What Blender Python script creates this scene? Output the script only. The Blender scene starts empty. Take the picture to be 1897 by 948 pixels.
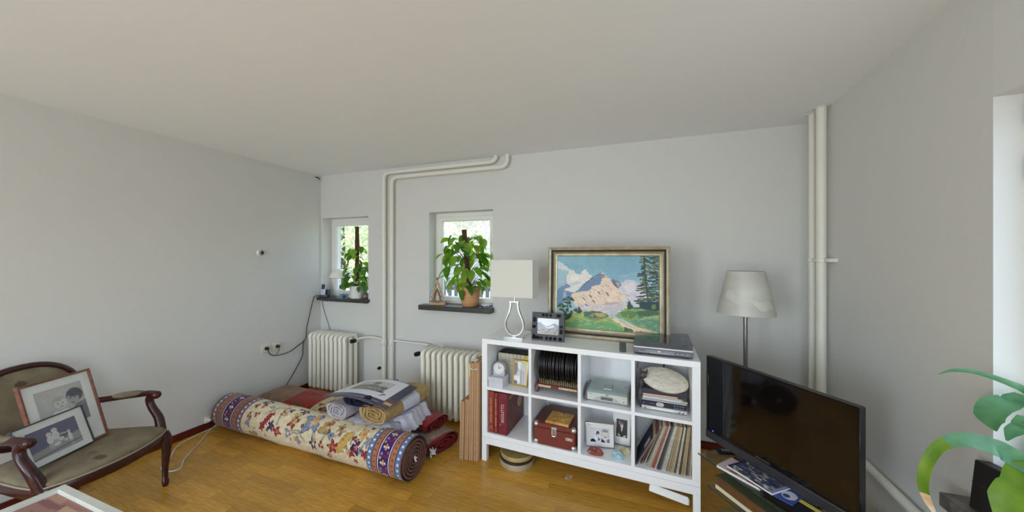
import bpy, bmesh, math, random
import numpy as np
from mathutils import Vector, Matrix
from math import radians as R, sin, cos, pi

random.seed(7)
RNG = np.random.default_rng(7)
SC = bpy.context.scene
C = SC.collection

# ------------------------------------------------------------------ camera, world, lights, exposure
cam_d = bpy.data.cameras.new('camera')
cam_d.sensor_fit = 'HORIZONTAL'
cam_d.sensor_width = 36.0
cam_d.lens = 36.0 * 617.7 / 1897.0
cam_d.clip_start = 0.05
cam = bpy.data.objects.new('camera', cam_d)
C.objects.link(cam)
cam.location = (0, 0, 1.5)
cam.rotation_euler = (R(90), 0, R(19.7))
SC.camera = cam

world = bpy.data.worlds.new('sky')
SC.world = world
world.use_nodes = True
wn = world.node_tree.nodes
sky = wn.new('ShaderNodeTexSky')
sky.sky_type = 'NISHITA'
sky.sun_disc = False
sky.sun_elevation = R(48)
sky.sun_rotation = R(-80)
sky.altitude = 300
sky.air_density = 1.0
sky.dust_density = 2.5
world.node_tree.links.new(sky.outputs[0], wn['Background'].inputs[0])
wn['Background'].inputs[1].default_value = 0.6

sun_d = bpy.data.lights.new('sun', 'SUN')
sun_d.energy = 9.0
sun_d.angle = R(0.6)
sun_d.color = (1.0, 0.95, 0.87)
sun = bpy.data.objects.new('sun', sun_d)
C.objects.link(sun)
sun.rotation_euler = (R(-8), R(-52), 0)      # shines from the left, over the house, never into the room


def area(name, loc, rot, sx, sy, power, col):
    l = bpy.data.lights.new(name, 'AREA')
    l.shape = 'RECTANGLE'
    l.size, l.size_y = sx, sy
    l.energy = power
    l.color = col
    o = bpy.data.objects.new(name, l)
    C.objects.link(o)
    o.location = loc
    o.rotation_euler = rot
    return o


# area lamps for daylight in the window openings behind and right of the camera
area('rear_fill_wide', (-0.35, -2.86, 1.35), (R(114), 0, R(-6)), 2.15, 1.9, 42, (0.86, 0.94, 1.0))  # added lamp, tilted upward to brighten the ceiling
area('rear_fill_narrow', (-2.5, -2.86, 1.35), (R(88), 0, R(-38)), 1.05, 1.9, 64, (0.84, 0.935, 1.0))  # added lamp, turned and strengthened to brighten the right wall
area('daylight_right', (1.30, 0.92, 1.36), (0, R(104), 0), 1.22, 1.16, 5, (0.90, 0.96, 1.0))
SC.view_settings.view_transform = 'Standard'
SC.view_settings.look = 'None'
SC.view_settings.gamma = 1.0
SC.view_settings.use_curve_mapping = False
SC.view_settings.exposure = 0.21
SC.cycles.max_bounces = 16
SC.cycles.diffuse_bounces = 10
SC.cycles.transparent_max_bounces = 16

# ------------------------------------------------------------------ materials
def lin(c):
    c = np.asarray(c, dtype=float) / 255.0
    return np.where(c <= 0.04045, c / 12.92, ((c + 0.055) / 1.055) ** 2.4)


MATS = {}


def mat(name, rgb, rough=0.6, metal=0.0, var=0.06, scale=12.0, bump=0.0, bscale=60.0, spec=0.5, stretch=None,
        coat=0.0, rgb2=None, trans=0.0):
    if name in MATS:
        return MATS[name]
    m = bpy.data.materials.new(name)
    m.use_nodes = True
    nt = m.node_tree
    b = nt.nodes['Principled BSDF']
    b.inputs['Roughness'].default_value = rough
    b.inputs['Metallic'].default_value = metal
    b.inputs['Specular IOR Level'].default_value = spec
    if coat:
        b.inputs['Coat Weight'].default_value = coat
    if trans:
        b.inputs['Subsurface Weight'].default_value = 0.0
    tc = nt.nodes.new('ShaderNodeTexCoord')
    src = tc.outputs['Object']
    if stretch:
        mp = nt.nodes.new('ShaderNodeMapping')
        mp.inputs['Scale'].default_value = stretch
        nt.links.new(src, mp.inputs[0])
        src = mp.outputs[0]
    c1 = lin(rgb)
    c2 = lin(rgb2) if rgb2 is not None else np.clip(c1 * (1 - var * 2), 0, 1)
    n = nt.nodes.new('ShaderNodeTexNoise')
    n.inputs['Scale'].default_value = scale
    n.inputs['Detail'].default_value = 4
    nt.links.new(src, n.inputs['Vector'])
    r = nt.nodes.new('ShaderNodeValToRGB')
    r.color_ramp.elements[0].position = 0.3
    r.color_ramp.elements[1].position = 0.7
    r.color_ramp.elements[0].color = (*c2, 1)
    r.color_ramp.elements[1].color = (*c1, 1)
    nt.links.new(n.outputs['Fac'], r.inputs[0])
    nt.links.new(r.outputs[0], b.inputs['Base Color'])
    if bump:
        n2 = nt.nodes.new('ShaderNodeTexNoise')
        n2.inputs['Scale'].default_value = bscale
        n2.inputs['Detail'].default_value = 3
        nt.links.new(src, n2.inputs['Vector'])
        bp = nt.nodes.new('ShaderNodeBump')
        bp.inputs['Strength'].default_value = bump
        bp.inputs['Distance'].default_value = 0.004
        nt.links.new(n2.outputs['Fac'], bp.inputs['Height'])
        nt.links.new(bp.outputs[0], b.inputs['Normal'])
    MATS[name] = m
    return m


def painted(name, rough=0.6, bump=0.0, spec=0.4, sheen=0.0):
    """colour comes from the mesh's own colour attribute (flat print, woven pattern)"""
    if name in MATS:
        return MATS[name]
    m = bpy.data.materials.new(name)
    m.use_nodes = True
    nt = m.node_tree
    b = nt.nodes['Principled BSDF']
    b.inputs['Roughness'].default_value = rough
    b.inputs['Specular IOR Level'].default_value = spec
    b.inputs['Sheen Weight'].default_value = sheen
    v = nt.nodes.new('ShaderNodeVertexColor')
    v.layer_name = 'col'
    nt.links.new(v.outputs[0], b.inputs['Base Color'])
    if bump:
        n2 = nt.nodes.new('ShaderNodeTexNoise')
        n2.inputs['Scale'].default_value = 320
        tc = nt.nodes.new('ShaderNodeTexCoord')
        nt.links.new(tc.outputs['Object'], n2.inputs['Vector'])
        bp = nt.nodes.new('ShaderNodeBump')
        bp.inputs['Strength'].default_value = bump
        bp.inputs['Distance'].default_value = 0.003
        nt.links.new(n2.outputs['Fac'], bp.inputs['Height'])
        nt.links.new(bp.outputs[0], b.inputs['Normal'])
    MATS[name] = m
    return m


def glass(name, tint=(0.95, 0.97, 0.97), ior=1.45, rough=0.0, extra=0.0, body=None, body_fac=0.0):
    if name in MATS:
        return MATS[name]
    m = bpy.data.materials.new(name)
    m.use_nodes = True
    nt = m.node_tree
    out = nt.nodes['Material Output']
    nt.nodes.remove(nt.nodes['Principled BSDF'])
    tr = nt.nodes.new('ShaderNodeBsdfTransparent')
    tr.inputs[0].default_value = (*tint, 1)
    base = tr.outputs[0]
    if body is not None:
        df = nt.nodes.new('ShaderNodeBsdfDiffuse')
        df.inputs[0].default_value = (*lin(body), 1)
        mx = nt.nodes.new('ShaderNodeMixShader')
        mx.inputs[0].default_value = body_fac
        nt.links.new(tr.outputs[0], mx.inputs[1])
        nt.links.new(df.outputs[0], mx.inputs[2])
        base = mx.outputs[0]
    gl = nt.nodes.new('ShaderNodeBsdfGlossy')
    gl.inputs['Roughness'].default_value = rough
    lw = nt.nodes.new('ShaderNodeLayerWeight')      # Schlick reflectance, the same from both faces of the pane
    lw.inputs[0].default_value = 0.5
    pw = nt.nodes.new('ShaderNodeMath')
    pw.operation = 'POWER'
    pw.inputs[1].default_value = 5.0
    nt.links.new(lw.outputs['Facing'], pw.inputs[0])
    ma = nt.nodes.new('ShaderNodeMath')
    ma.operation = 'MULTIPLY_ADD'
    f0 = ((ior - 1) / (ior + 1)) ** 2
    ma.inputs[1].default_value = 1 - f0
    ma.inputs[2].default_value = f0
    nt.links.new(pw.outputs[0], ma.inputs[0])
    fac = ma.outputs[0]
    if extra:
        ad = nt.nodes.new('ShaderNodeMath')
        ad.operation = 'ADD'
        ad.inputs[1].default_value = extra
        nt.links.new(fac, ad.inputs[0])
        fac = ad.outputs[0]
    mix = nt.nodes.new('ShaderNodeMixShader')
    nt.links.new(fac, mix.inputs[0])
    nt.links.new(base, mix.inputs[1])
    nt.links.new(gl.outputs[0], mix.inputs[2])
    nt.links.new(mix.outputs[0], out.inputs[0])
    MATS[name] = m
    return m


def leaf_mat(name, rgb, rgb2):
    if name in MATS:
        return MATS[name]
    m = mat(name, rgb, 0.38, var=0.1, scale=18, rgb2=rgb2)
    nt = m.node_tree
    b = nt.nodes['Principled BSDF']
    out = nt.nodes['Material Output']
    tl = nt.nodes.new('ShaderNodeBsdfTranslucent')
    ramp = [n for n in nt.nodes if n.type == 'VALTORGB'][0]
    gm = nt.nodes.new('ShaderNodeHueSaturation')
    gm.inputs['Saturation'].default_value = 1.15
    gm.inputs['Value'].default_value = 1.7
    nt.links.new(ramp.outputs[0], gm.inputs['Color'])
    nt.links.new(gm.outputs[0], tl.inputs[0])
    mx = nt.nodes.new('ShaderNodeMixShader')
    mx.inputs[0].default_value = 0.38
    nt.links.new(b.outputs[0], mx.inputs[1])
    nt.links.new(tl.outputs[0], mx.inputs[2])
    nt.links.new(mx.outputs[0], out.inputs[0])
    return m


def wood_mat(name, dark, light, rough=0.35, stretch=(2, 25, 25), scale=3.0, coat=0.0, per_object=0.0):
    if name in MATS:
        return MATS[name]
    m = mat(name, light, rough, rgb2=dark, scale=scale, stretch=stretch, coat=coat, spec=0.4)
    if per_object:
        nt = m.node_tree
        b = nt.nodes['Principled BSDF']
        ramp = [n for n in nt.nodes if n.type == 'VALTORGB'][0]
        v = nt.nodes.new('ShaderNodeVertexColor')
        v.layer_name = 'tone'
        oi = nt.nodes.new('ShaderNodeObjectInfo')
        mr = nt.nodes.new('ShaderNodeMapRange')
        mr.inputs['To Min'].default_value = 1 - per_object
        mr.inputs['To Max'].default_value = 1 + per_object
        nt.links.new(oi.outputs['Random'], mr.inputs[0])
        hs = nt.nodes.new('ShaderNodeHueSaturation')
        nt.links.new(mr.outputs[0], hs.inputs['Value'])
        nt.links.new(ramp.outputs[0], hs.inputs['Color'])
        nt.links.new(hs.outputs[0], b.inputs['Base Color'])
    return m


WALL = mat('wall_paint', (214, 215, 213), 0.85, var=0.008, scale=1.5, bump=0.12, bscale=140, spec=0.2)
CEIL = mat('ceiling_paint', (243, 247, 251), 0.9, var=0.008, scale=1.1, bump=0.06, bscale=60, spec=0.2)
WHITE_LAQ = mat('white_lacquer', (240, 242, 244), 0.35, var=0.01, scale=4)
RAD_PAINT = mat('radiator_enamel', (240, 238, 226), 0.4, var=0.02, scale=8)
PIPE_PAINT = mat('pipe_enamel', (232, 231, 222), 0.42, var=0.02, scale=8)
WINFRAME = mat('window_enamel', (232, 232, 228), 0.4, var=0.01)
STONE = mat('dark_sill_stone', (74, 74, 68), 0.35, rgb2=(40, 41, 39), scale=70)
GREYSTONE = mat('grey_marble', (120, 116, 112), 0.3, rgb2=(64, 62, 60), scale=26)
BASEWOOD = wood_mat('baseboard_mahogany', (70, 16, 8), (112, 34, 16), 0.4, (1, 1, 18), 4)
PARQUET = wood_mat('parquet_oak', (180, 130, 46), (208, 160, 70), 0.26, (3, 26, 3), 3.0, per_object=0.16)
GLASS = glass('window_glass')
BLACK = mat('black_plastic', (18, 18, 20), 0.4, var=0.05)
BLACKGLOSS = mat('black_gloss', (14, 14, 16), 0.12, var=0.05)
CHROME = mat('chrome', (225, 226, 228), 0.18, metal=1.0, var=0.01)
STEEL = mat('brushed_steel', (165, 162, 158), 0.3, metal=1.0, var=0.05)
GOLD = mat('gold_metal', (226, 196, 122), 0.35, metal=0.6, var=0.06)
WHITEPL = mat('white_plastic', (232, 232, 228), 0.45, var=0.02)
CREAMPL = mat('cream_plastic', (226, 220, 200), 0.45, var=0.02)
CARD = mat('cardboard', (186, 150, 112), 0.85, rgb2=(168, 130, 94), scale=9, stretch=(20, 20, 3))
PAPER = mat('white_paper', (228, 228, 226), 0.8, var=0.03)
LACQ_RED = mat('red_lacquer_wood', (120, 34, 26), 0.4, rgb2=(94, 24, 18), scale=12)
PRINT = painted('print', 0.55)
GLOSSPRINT = painted('print_under_glass', 0.22, spec=0.5)
CANVAS = painted('oil_on_canvas', 0.5, bump=0.15)
RUG = painted('woven_rug', 0.95, bump=0.5, spec=0.1, sheen=0.2)

# ------------------------------------------------------------------ mesh helpers
def finish(me, material, angle=40):
    if material is not None:
        me.materials.append(material)
    me.shade_smooth()
    me.set_sharp_from_angle(angle=R(angle))


class MB:
    def __init__(self):
        self.bm = bmesh.new()

    def box(self, lo, hi, bevel=0.0, M=None, seg=1):
        lo, hi = Vector(lo), Vector(hi)
        c = (lo + hi) / 2
        s = hi - lo
        mx = Matrix.Translation(c) @ Matrix.Diagonal((s.x, s.y, s.z, 1))
        if M is not None:
            mx = M @ mx
        r = bmesh.ops.create_cube(self.bm, size=1.0, matrix=mx)
        if bevel > 0:
            es = {e for v in r['verts'] for e in v.link_edges}
            bmesh.ops.bevel(self.bm, geom=list(es), offset=bevel, segments=seg, affect='EDGES', profile=0.7)
        return self

    def quad(self, pts):
        vs = [self.bm.verts.new(p) for p in pts]
        self.bm.faces.new(vs)
        return self

    def loops(self, rings, closed=True, cap=True, wrap=False):
        """skin a list of rings (each a list of points)"""
        vr = [[self.bm.verts.new(p) for p in r] for r in rings]
        n = len(vr[0])
        pairs = list(zip(vr[:-1], vr[1:]))
        if wrap:
            pairs.append((vr[-1], vr[0]))
        for a, b in pairs:
            for i in range(n if closed else n - 1):
                j = (i + 1) % n
                try:
                    self.bm.faces.new((a[i], a[j], b[j], b[i]))
                except ValueError:
                    pass
        if cap and closed and not wrap:
            for r in (vr[0], vr[-1]):
                try:
                    self.bm.faces.new(r)
                except ValueError:
                    pass
        return self

    def tube(self, path, rad, n=10, cap=True, flat=None):
        path = [Vector(p) for p in path]
        k = len(path)
        rads = [rad] * k if not hasattr(rad, '__len__') else rad
        rings = []
        up = None
        for i, p in enumerate(path):
            t = (path[min(i + 1, k - 1)] - path[max(i - 1, 0)]).normalized()
            if up is None:
                up = Vector((0, 0, 1)) if abs(t.z) < 0.9 else Vector((1, 0, 0))
            side = t.cross(up)
            if side.length < 1e-5:
                side = t.orthogonal()
            side.normalize()
            up = side.cross(t).normalized()
            r = rads[i]
            fl = 1.0 if flat is None else flat
            rings.append([p + side * cos(2 * pi * j / n) * r + up * sin(2 * pi * j / n) * r * fl for j in range(n)])
        return self.loops(rings, cap=cap)

    def lathe(self, prof, n=24, M=None, cap=True):
        rings = []
        for r, z in prof:
            ring = [Vector((r * cos(2 * pi * j / n), r * sin(2 * pi * j / n), z)) for j in range(n)]
            if M is not None:
                ring = [M @ q for q in ring]
            rings.append(ring)
        return self.loops(rings, cap=cap)

    def prism(self, outline, axis, a, b):
        """extrude a 2D outline along axis 'x','y' or 'z' from a to b"""
        def P(u, v, w):
            return {'x': (w, u, v), 'y': (u, w, v), 'z': (u, v, w)}[axis]
        return self.loops([[Vector(P(u, v, a)) for u, v in outline], [Vector(P(u, v, b)) for u, v in outline]])

    def sphere(self, c, r, M=None, u=16, v=10):
        mx = Matrix.Translation(c) @ (M if M is not None else Matrix.Diagonal((r, r, r, 1)))
        bmesh.ops.create_uvsphere(self.bm, u_segments=u, v_segments=v, radius=1.0, matrix=mx)
        return self

    def mesh(self, name, material, angle=40):
        bmesh.ops.recalc_face_normals(self.bm, faces=self.bm.faces[:])
        me = bpy.data.meshes.new(name)
        self.bm.to_mesh(me)
        self.bm.free()
        finish(me, material, angle)
        return me

    def build(self, name, material, parent=None, angle=40):
        o = bpy.data.objects.new(name, self.mesh(name, material, angle))
        C.objects.link(o)
        if parent is not None:
            o.parent = parent
        return o


def link_mesh(name, me, parent=None, loc=None, rot=None, scale=None):
    o = bpy.data.objects.new(name, me)
    C.objects.link(o)
    if parent is not None:
        o.parent = parent
    if loc is not None:
        o.location = loc
    if rot is not None:
        o.rotation_euler = rot
    if scale is not None:
        o.scale = scale
    return o


def thing(name, label, cat, loc=(0, 0, 0), rz=0.0, group=None):
    o = bpy.data.objects.new(name, None)
    o.empty_display_size = 0.05
    C.objects.link(o)
    o.location = loc
    o.rotation_euler = (0, 0, rz)
    o['label'] = label
    o['category'] = cat
    if group:
        o['group'] = group
    return o


def tag(o, label, cat, group=None):
    o['label'] = label
    o['category'] = cat
    if group:
        o['group'] = group
    return o


def struct(o, label=None):
    o['kind'] = 'structure'
    if label:
        o['label'] = label
    return o


def catmull(pts, n=8):
    pts = [Vector(p) for p in pts]
    P = [pts[0] * 2 - pts[1]] + pts + [pts[-1] * 2 - pts[-2]]
    out = []
    for i in range(1, len(P) - 2):
        for k in range(n):
            t = k / n
            a, b, c, d = P[i - 1], P[i], P[i + 1], P[i + 2]
            out.append(0.5 * ((2 * b) + (c - a) * t + (2 * a - 5 * b + 4 * c - d) * t * t + (3 * b - a - 3 * c + d) * t ** 3))
    out.append(pts[-1])
    return out


ORD = ['first', 'second', 'third', 'fourth', 'fifth', 'sixth', 'seventh', 'eighth', 'ninth', 'tenth', 'eleventh',
       'twelfth', 'thirteenth', 'fourteenth', 'fifteenth', 'sixteenth', 'seventeenth', 'eighteenth', 'nineteenth',
       'twentieth', 'twenty-first', 'twenty-second', 'twenty-third', 'twenty-fourth', 'twenty-fifth', 'twenty-sixth',
       'twenty-seventh', 'twenty-eighth', 'twenty-ninth', 'thirtieth']


# ------------------------------------------------------------------ drawn colour fields
class Img:
    def __init__(s, w, h, bg):
        s.w, s.h = w, h
        s.a = np.empty((h, w, 3))
        s.a[:] = bg
        s.X, s.Y = np.meshgrid((np.arange(w) + 0.5) / w, (np.arange(h) + 0.5) / h)

    def put(s, m, col, alpha=1.0):
        f = (m * alpha)[..., None]
        s.a = s.a * (1 - f) + np.asarray(col, float) * f

    def poly(s, pts, col, alpha=1.0):
        m = np.zeros((s.h, s.w), bool)
        n = len(pts)
        for i in range(n):
            x1, y1 = pts[i]
            x2, y2 = pts[(i + 1) % n]
            if y1 == y2:
                continue
            c = ((s.Y > y1) != (s.Y > y2)) & (s.X < (x2 - x1) * (s.Y - y1) / (y2 - y1) + x1)
            m ^= c
        s.put(m.astype(float), col, alpha)
        return m

    def ell(s, cx, cy, rx, ry, col, alpha=1.0, soft=0.0, rot=0.0):
        dx, dy = (s.X - cx), (s.Y - cy)
        if rot:
            dx, dy = dx * cos(rot) + dy * sin(rot), -dx * sin(rot) + dy * cos(rot)
        d = np.sqrt((dx / rx) ** 2 + (dy / ry) ** 2)
        m = np.clip((1 - d) / soft, 0, 1) if soft else (d < 1).astype(float)
        s.put(m, col, alpha)

    def line(s, pts, wd, col, asp=1.0):
        for (x1, y1), (x2, y2) in zip(pts[:-1], pts[1:]):
            dx, dy = (x2 - x1) * asp, y2 - y1
            L2 = dx * dx + dy * dy + 1e-12
            px, py = (s.X - x1) * asp, s.Y - y1
            t = np.clip((px * dx + py * dy) / L2, 0, 1)
            d = np.hypot(px - t * dx, py - t * dy)
            s.put((d < wd).astype(float), col)

    def rect(s, x0, y0, x1, y1, col, alpha=1.0):
        s.put(((s.X >= x0) & (s.X < x1) & (s.Y >= y0) & (s.Y < y1)).astype(float), col, alpha)

    def speck(s, amp, cells=24):
        k = RNG.normal(0, 1, (cells + 2, cells + 2))
        xi, yi = s.X * cells, s.Y * cells
        x0, y0 = xi.astype(int), yi.astype(int)
        fx, fy = xi - x0, yi - y0
        v = (k[y0, x0] * (1 - fx) + k[y0, x0 + 1] * fx) * (1 - fy) + (k[y0 + 1, x0] * (1 - fx) + k[y0 + 1, x0 + 1] * fx) * fy
        s.a = np.clip(s.a * (1 + amp * v[..., None]), 0, 255)


def sheet(name, img, pos, material, parent=None, mesh_only=False, closed_v=False):
    """grid whose vertices carry the drawn colours; pos(U, V) -> x, y, z arrays, U right, V down"""
    h, w = img.h, img.w
    U, V = np.meshgrid(np.linspace(0, 1, w), np.linspace(0, 1, h))
    x, y, z = pos(U, V)
    co = np.stack([np.broadcast_to(x, U.shape), np.broadcast_to(y, U.shape), np.broadcast_to(z, U.shape)], -1).reshape(-1, 3)
    idx = np.arange(h * w).reshape(h, w)
    if closed_v:
        idx = np.vstack([idx, idx[:1]])
    f = np.stack([idx[:-1, :-1], idx[1:, :-1], idx[1:, 1:], idx[:-1, 1:]], -1).reshape(-1, 4)
    me = bpy.data.meshes.new(name)
    me.vertices.add(len(co))
    me.vertices.foreach_set('co', co.astype(np.float32).ravel())
    me.loops.add(f.size)
    me.loops.foreach_set('vertex_index', f.astype(np.int32).ravel())
    me.polygons.add(len(f))
    me.polygons.foreach_set('loop_start', np.arange(0, f.size, 4, dtype=np.int32))
    me.update(calc_edges=True)
    at = me.color_attributes.new('col', 'FLOAT_COLOR', 'POINT')
    c = lin(img.a.reshape(-1, 3))
    at.data.foreach_set('color', np.concatenate([c, np.ones((len(c), 1))], 1).astype(np.float32).ravel())
    me.materials.append(material)
    me.shade_smooth()
    if mesh_only:
        return me
    o = bpy.data.objects.new(name, me)
    C.objects.link(o)
    if parent is not None:
        o.parent = parent
    return o


def rect_sheet(name, img, x0, x1, z0, z1, y, material, parent):
    """upright print facing -y"""
    return sheet(name, img, lambda U, V: (x0 + (x1 - x0) * U, y, z1 + (z0 - z1) * V), material, parent)


def ring_frame(w, h, prof, M=None):
    """mitred rectangular moulding: prof = [(inset, y)], bottom centre at the origin, front = -y"""
    mb = MB()
    rings = []
    for o, y in prof:
        r = [(-w / 2 + o, y, o), (w / 2 - o, y, o), (w / 2 - o, y, h - o), (-w / 2 + o, y, h - o)]
        rings.append([Vector(p) for p in r])
    mb.loops(rings, wrap=True)
    return mb


def text_part(body, size, material, parent, M, extrude=0.0004, xscale=1.0, name='lettering'):
    cu = bpy.data.curves.new('letters', 'FONT')
    cu.body = body
    cu.size = size
    cu.extrude = extrude
    cu.align_x = 'CENTER'
    cu.align_y = 'CENTER'
    o = bpy.data.objects.new('letters', cu)
    C.objects.link(o)
    dg = bpy.context.evaluated_depsgraph_get()
    me = bpy.data.meshes.new_from_object(o.evaluated_get(dg))
    bpy.data.objects.remove(o)
    bpy.data.curves.remove(cu)
    me.transform(M @ Matrix.Diagonal((xscale, 1, 1, 1)))
    me.materials.clear()
    me.materials.append(material)
    return link_mesh(name, me, parent)


# ================================================================== THE ROOM
XL, YB, ZC = -3.462, 2.955, 2.446
XRB, XRF = 1.196, 1.118            # right wall leans slightly: x at the back wall / beside the camera
YR = -2.80


def xr(y):
    return XRB + (YB - y) * (XRF - XRB) / (YB - 1.55) if y > 1.55 else XRF


# floor: sub-floor slab and oak strips
floor = struct(MB().box((XL - 0.1, YR - 0.1, -0.12), (1.5, YB + 0.1, -0.006)).build('floor', mat('subfloor', (140, 94, 36), 0.8)))
SW, SL = 0.0655, 0.44
strips = []
row = 0
y = YB - 0.002
while y > YR:
    off = [0.0, 0.17, 0.31, 0.08, 0.25][row % 5] + random.uniform(-0.04, 0.04)
    x = XL - off
    while x < 1.2:
        ln = SL * random.choice([0.75, 1.0, 1.0, 1.15])
        a, b = max(x, XL), min(x + ln, 1.2)
        if b - a > 0.02:
            strips.append((a, b, y - SW, y))
        x += ln
    y -= SW
    row += 1


def strip_rank(s):
    cx, cy = (s[0] + s[1]) / 2, (s[2] + s[3]) / 2
    dep = -sin(R(19.7)) * cx + cos(R(19.7)) * cy
    rt = cos(R(19.7)) * cx + sin(R(19.7)) * cy
    if dep < 0.5:
        return 99
    u, v = 948 + 617.7 * rt / dep, 474 + 617.7 * 1.5 / dep
    hidden = (cy > 2.25) or (cx > 0.45 and cy > 1.2) or (cy > 1.98 and cx < -1.3)
    if not (-60 < u < 1700) or v > 985 or hidden:
        return 50 + dep
    return dep


strips.sort(key=strip_rank)
sm_cache = {}
for i, (a, b, c, d) in enumerate(strips[:300]):
    key = round(b - a, 2)
    if key not in sm_cache:
        L2 = (key) / 2 - 0.0003
        W2 = SW / 2 - 0.0003
        sm_cache[key] = MB().box((-L2, -W2, -0.008), (L2, W2, 0.0), 0.0005).mesh('plank', PARQUET)
    link_mesh('plank', sm_cache[key], floor, ((a + b) / 2, (c + d) / 2, 0))
mb = MB()
for a, b, c, d in strips[300:]:
    mb.box((a + 0.0006, c + 0.0005, -0.008), (b - 0.0006, d - 0.0005, 0))
o = mb.build('plank_field', PARQUET, floor)
o['kind'] = 'stuff'

struct(MB().box((XL - 0.2, YR - 0.2, ZC), (1.6, YB + 0.3, ZC + 0.15)).build('ceiling', CEIL))
struct(MB().box((XL - 0.2, YR - 0.2, -0.1), (XL, YB + 0.26, ZC)).build('wall_left', WALL))

# back wall with its two window openings
W1 = (-3.43, -2.758, 1.02, 1.945)
W2 = (-1.967, -1.252, 1.005, 1.95)
YO = YB + 0.26
mb = MB()
for x0, x1, z0, z1 in [(XL, W1[0], 0, ZC), (W1[1], W2[0], 0, ZC), (W2[1], 1.3, 0, ZC),
                       (W1[0], W1[1], 0, W1[2] - 0.05), (W1[0], W1[1], W1[3], ZC),
                       (W2[0], W2[1], 0, W2[2] - 0.05), (W2[0], W2[1], W2[3], ZC)]:
    mb.box((x0, YB, z0 - (0.1 if z0 == 0 else 0)), (x1, YO, z1))
struct(mb.build('wall_back', WALL))


def window(idx, W, wid, left_extra):
    yf = YB + 0.115
    x0, x1, z0, z1 = W
    w = struct(MB().box((x0, yf + 0.01, z0 - 0.05), (x0 + 0.05, yf + 0.075, z1)).box((x1 - 0.05, yf + 0.01, z0 - 0.05), (x1, yf + 0.075, z1))
               .box((x0 + 0.05, yf + 0.01, z1 - 0.045), (x1 - 0.05, yf + 0.075, z1)).box((x0 + 0.05, yf + 0.01, z0 - 0.05), (x1 - 0.05, yf + 0.075, z0 + 0.035))
               .build('window_%d' % idx, WINFRAME), wid)
    s = ring_frame(x1 - x0 - 0.07, z1 - z0 - 0.06, [(0, 0), (0.004, -0.012), (0.042, -0.012), (0.05, 0.0), (0.05, 0.03), (0, 0.03)])
    so = s.build('sash', WINFRAME, w)
    so.location = ((x0 + x1) / 2, yf + 0.008, z0 + 0.022)
    g = MB().box((-(x1 - x0) / 2 + 0.08, 0.012, 0.045), ((x1 - x0) / 2 - 0.08, 0.016, z1 - z0 - 0.105)).build('pane', GLASS, w)
    g.location = so.location
    return w


window(1, W1, 'white framed window in the corner behind the potted plant in white pot', 0)
window(2, W2, 'white framed window behind the bushy plant in terracotta pot', 0)
sill1 = MB().box((XL + 0.004, 2.895, 0.985), (-2.735, YB + 0.19, 1.02), 0.003).build('window_sill', STONE)
tag(sill1, 'dark stone window sill in the corner carrying a phone and white pot', 'window sill')
sill2 = MB().box((-2.035, 2.86, 0.957), (-1.24, YB + 0.19, 1.005), 0.003).build('window_sill', STONE)
tag(sill2, 'dark stone window sill carrying the terracotta pot and wooden tree', 'window sill')

# right wall with its window niche
NY0, NY1, NZ0, NZ1 = 0.30, 1.563, 0.67, 2.022


def wallpoly(pts, z0, z1):
    m = MB()
    m.prism(pts, 'z', z0, z1)
    return m


mb = MB()
mb.prism([(XRB, YB), (XRF, NY1), (1.36, NY1), (1.36, YB)], 'z', -0.1, ZC)
mb.prism([(XRF, NY1), (XRF, NY0), (1.36, NY0), (1.36, NY1)], 'z', -0.1, NZ0 - 0.05)
mb.prism([(XRF, NY1), (XRF, NY0), (1.36, NY0), (1.36, NY1)], 'z', NZ1, ZC)
mb.prism([(XRF, NY0), (XRF, YR), (1.36, YR), (1.36, NY0)], 'z', -0.1, ZC)
struct(mb.build('wall_right', WALL))
w3 = struct(MB().box((1.205, NY1 - 0.06, NZ0), (1.27, NY1, NZ1)).box((1.205, NY0, NZ0), (1.27, NY0 + 0.06, NZ1))
            .box((1.205, NY0 + 0.06, NZ1 - 0.06), (1.27, NY1 - 0.06, NZ1)).box((1.205, NY0 + 0.06, NZ0), (1.27, NY1 - 0.06, NZ0 + 0.06))
            .build('window_3', WINFRAME), 'white window frame in the niche of the right wall')
MB().box((1.235, NY0 + 0.06, NZ0 + 0.06), (1.24, NY1 - 0.06, NZ1 - 0.06)).build('pane', GLASS, w3)
for hz in (1.96, 1.78):
    MB().tube([(1.195, NY1 - 0.012, hz - 0.04), (1.195, NY1 - 0.012, hz + 0.04)], 0.008).build('hinge', mat('hinge_grey', (90, 88, 84), 0.5), w3)
sill3 = MB().box((1.022, NY0 - 0.05, NZ0 - 0.05), (1.205, 1.618, NZ0), 0.003).build('window_sill', GREYSTONE)
tag(sill3, 'grey marble window sill at the right wall under the strap-leaved plant', 'window sill')

# rear wall with a wide and a narrow window
RW = [(-1.45, 0.75), (-3.05, -1.95)]
mb = MB()
xs = [XL, -3.05, -1.95, -1.45, 0.75, 1.36]
for a, b in [(XL, -3.05), (-1.95, -1.45), (0.75, 1.36)]:
    mb.box((a, YR - 0.2, -0.1), (b, YR, ZC))
for a, b in RW:
    mb.box((a, YR - 0.2, -0.1), (b, YR, 0.38))
    mb.box((a, YR - 0.2, 2.32), (b, YR, ZC))
struct(mb.build('wall_rear', WALL))
for i, (a, b) in enumerate(RW):
    mb = MB()
    for x0, x1 in [(a, a + 0.06), (b - 0.06, b), ((a + b) / 2 - 0.035, (a + b) / 2 + 0.035)]:
        mb.box((x0, YR - 0.07, 0.38), (x1, YR - 0.01, 2.32))
    mb.box((a, YR - 0.07, 0.38), (b, YR - 0.01, 0.44)).box((a, YR - 0.07, 2.26), (b, YR - 0.01, 2.32))
    struct(mb.build('window_%d' % (4 + i), WINFRAME))

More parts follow.
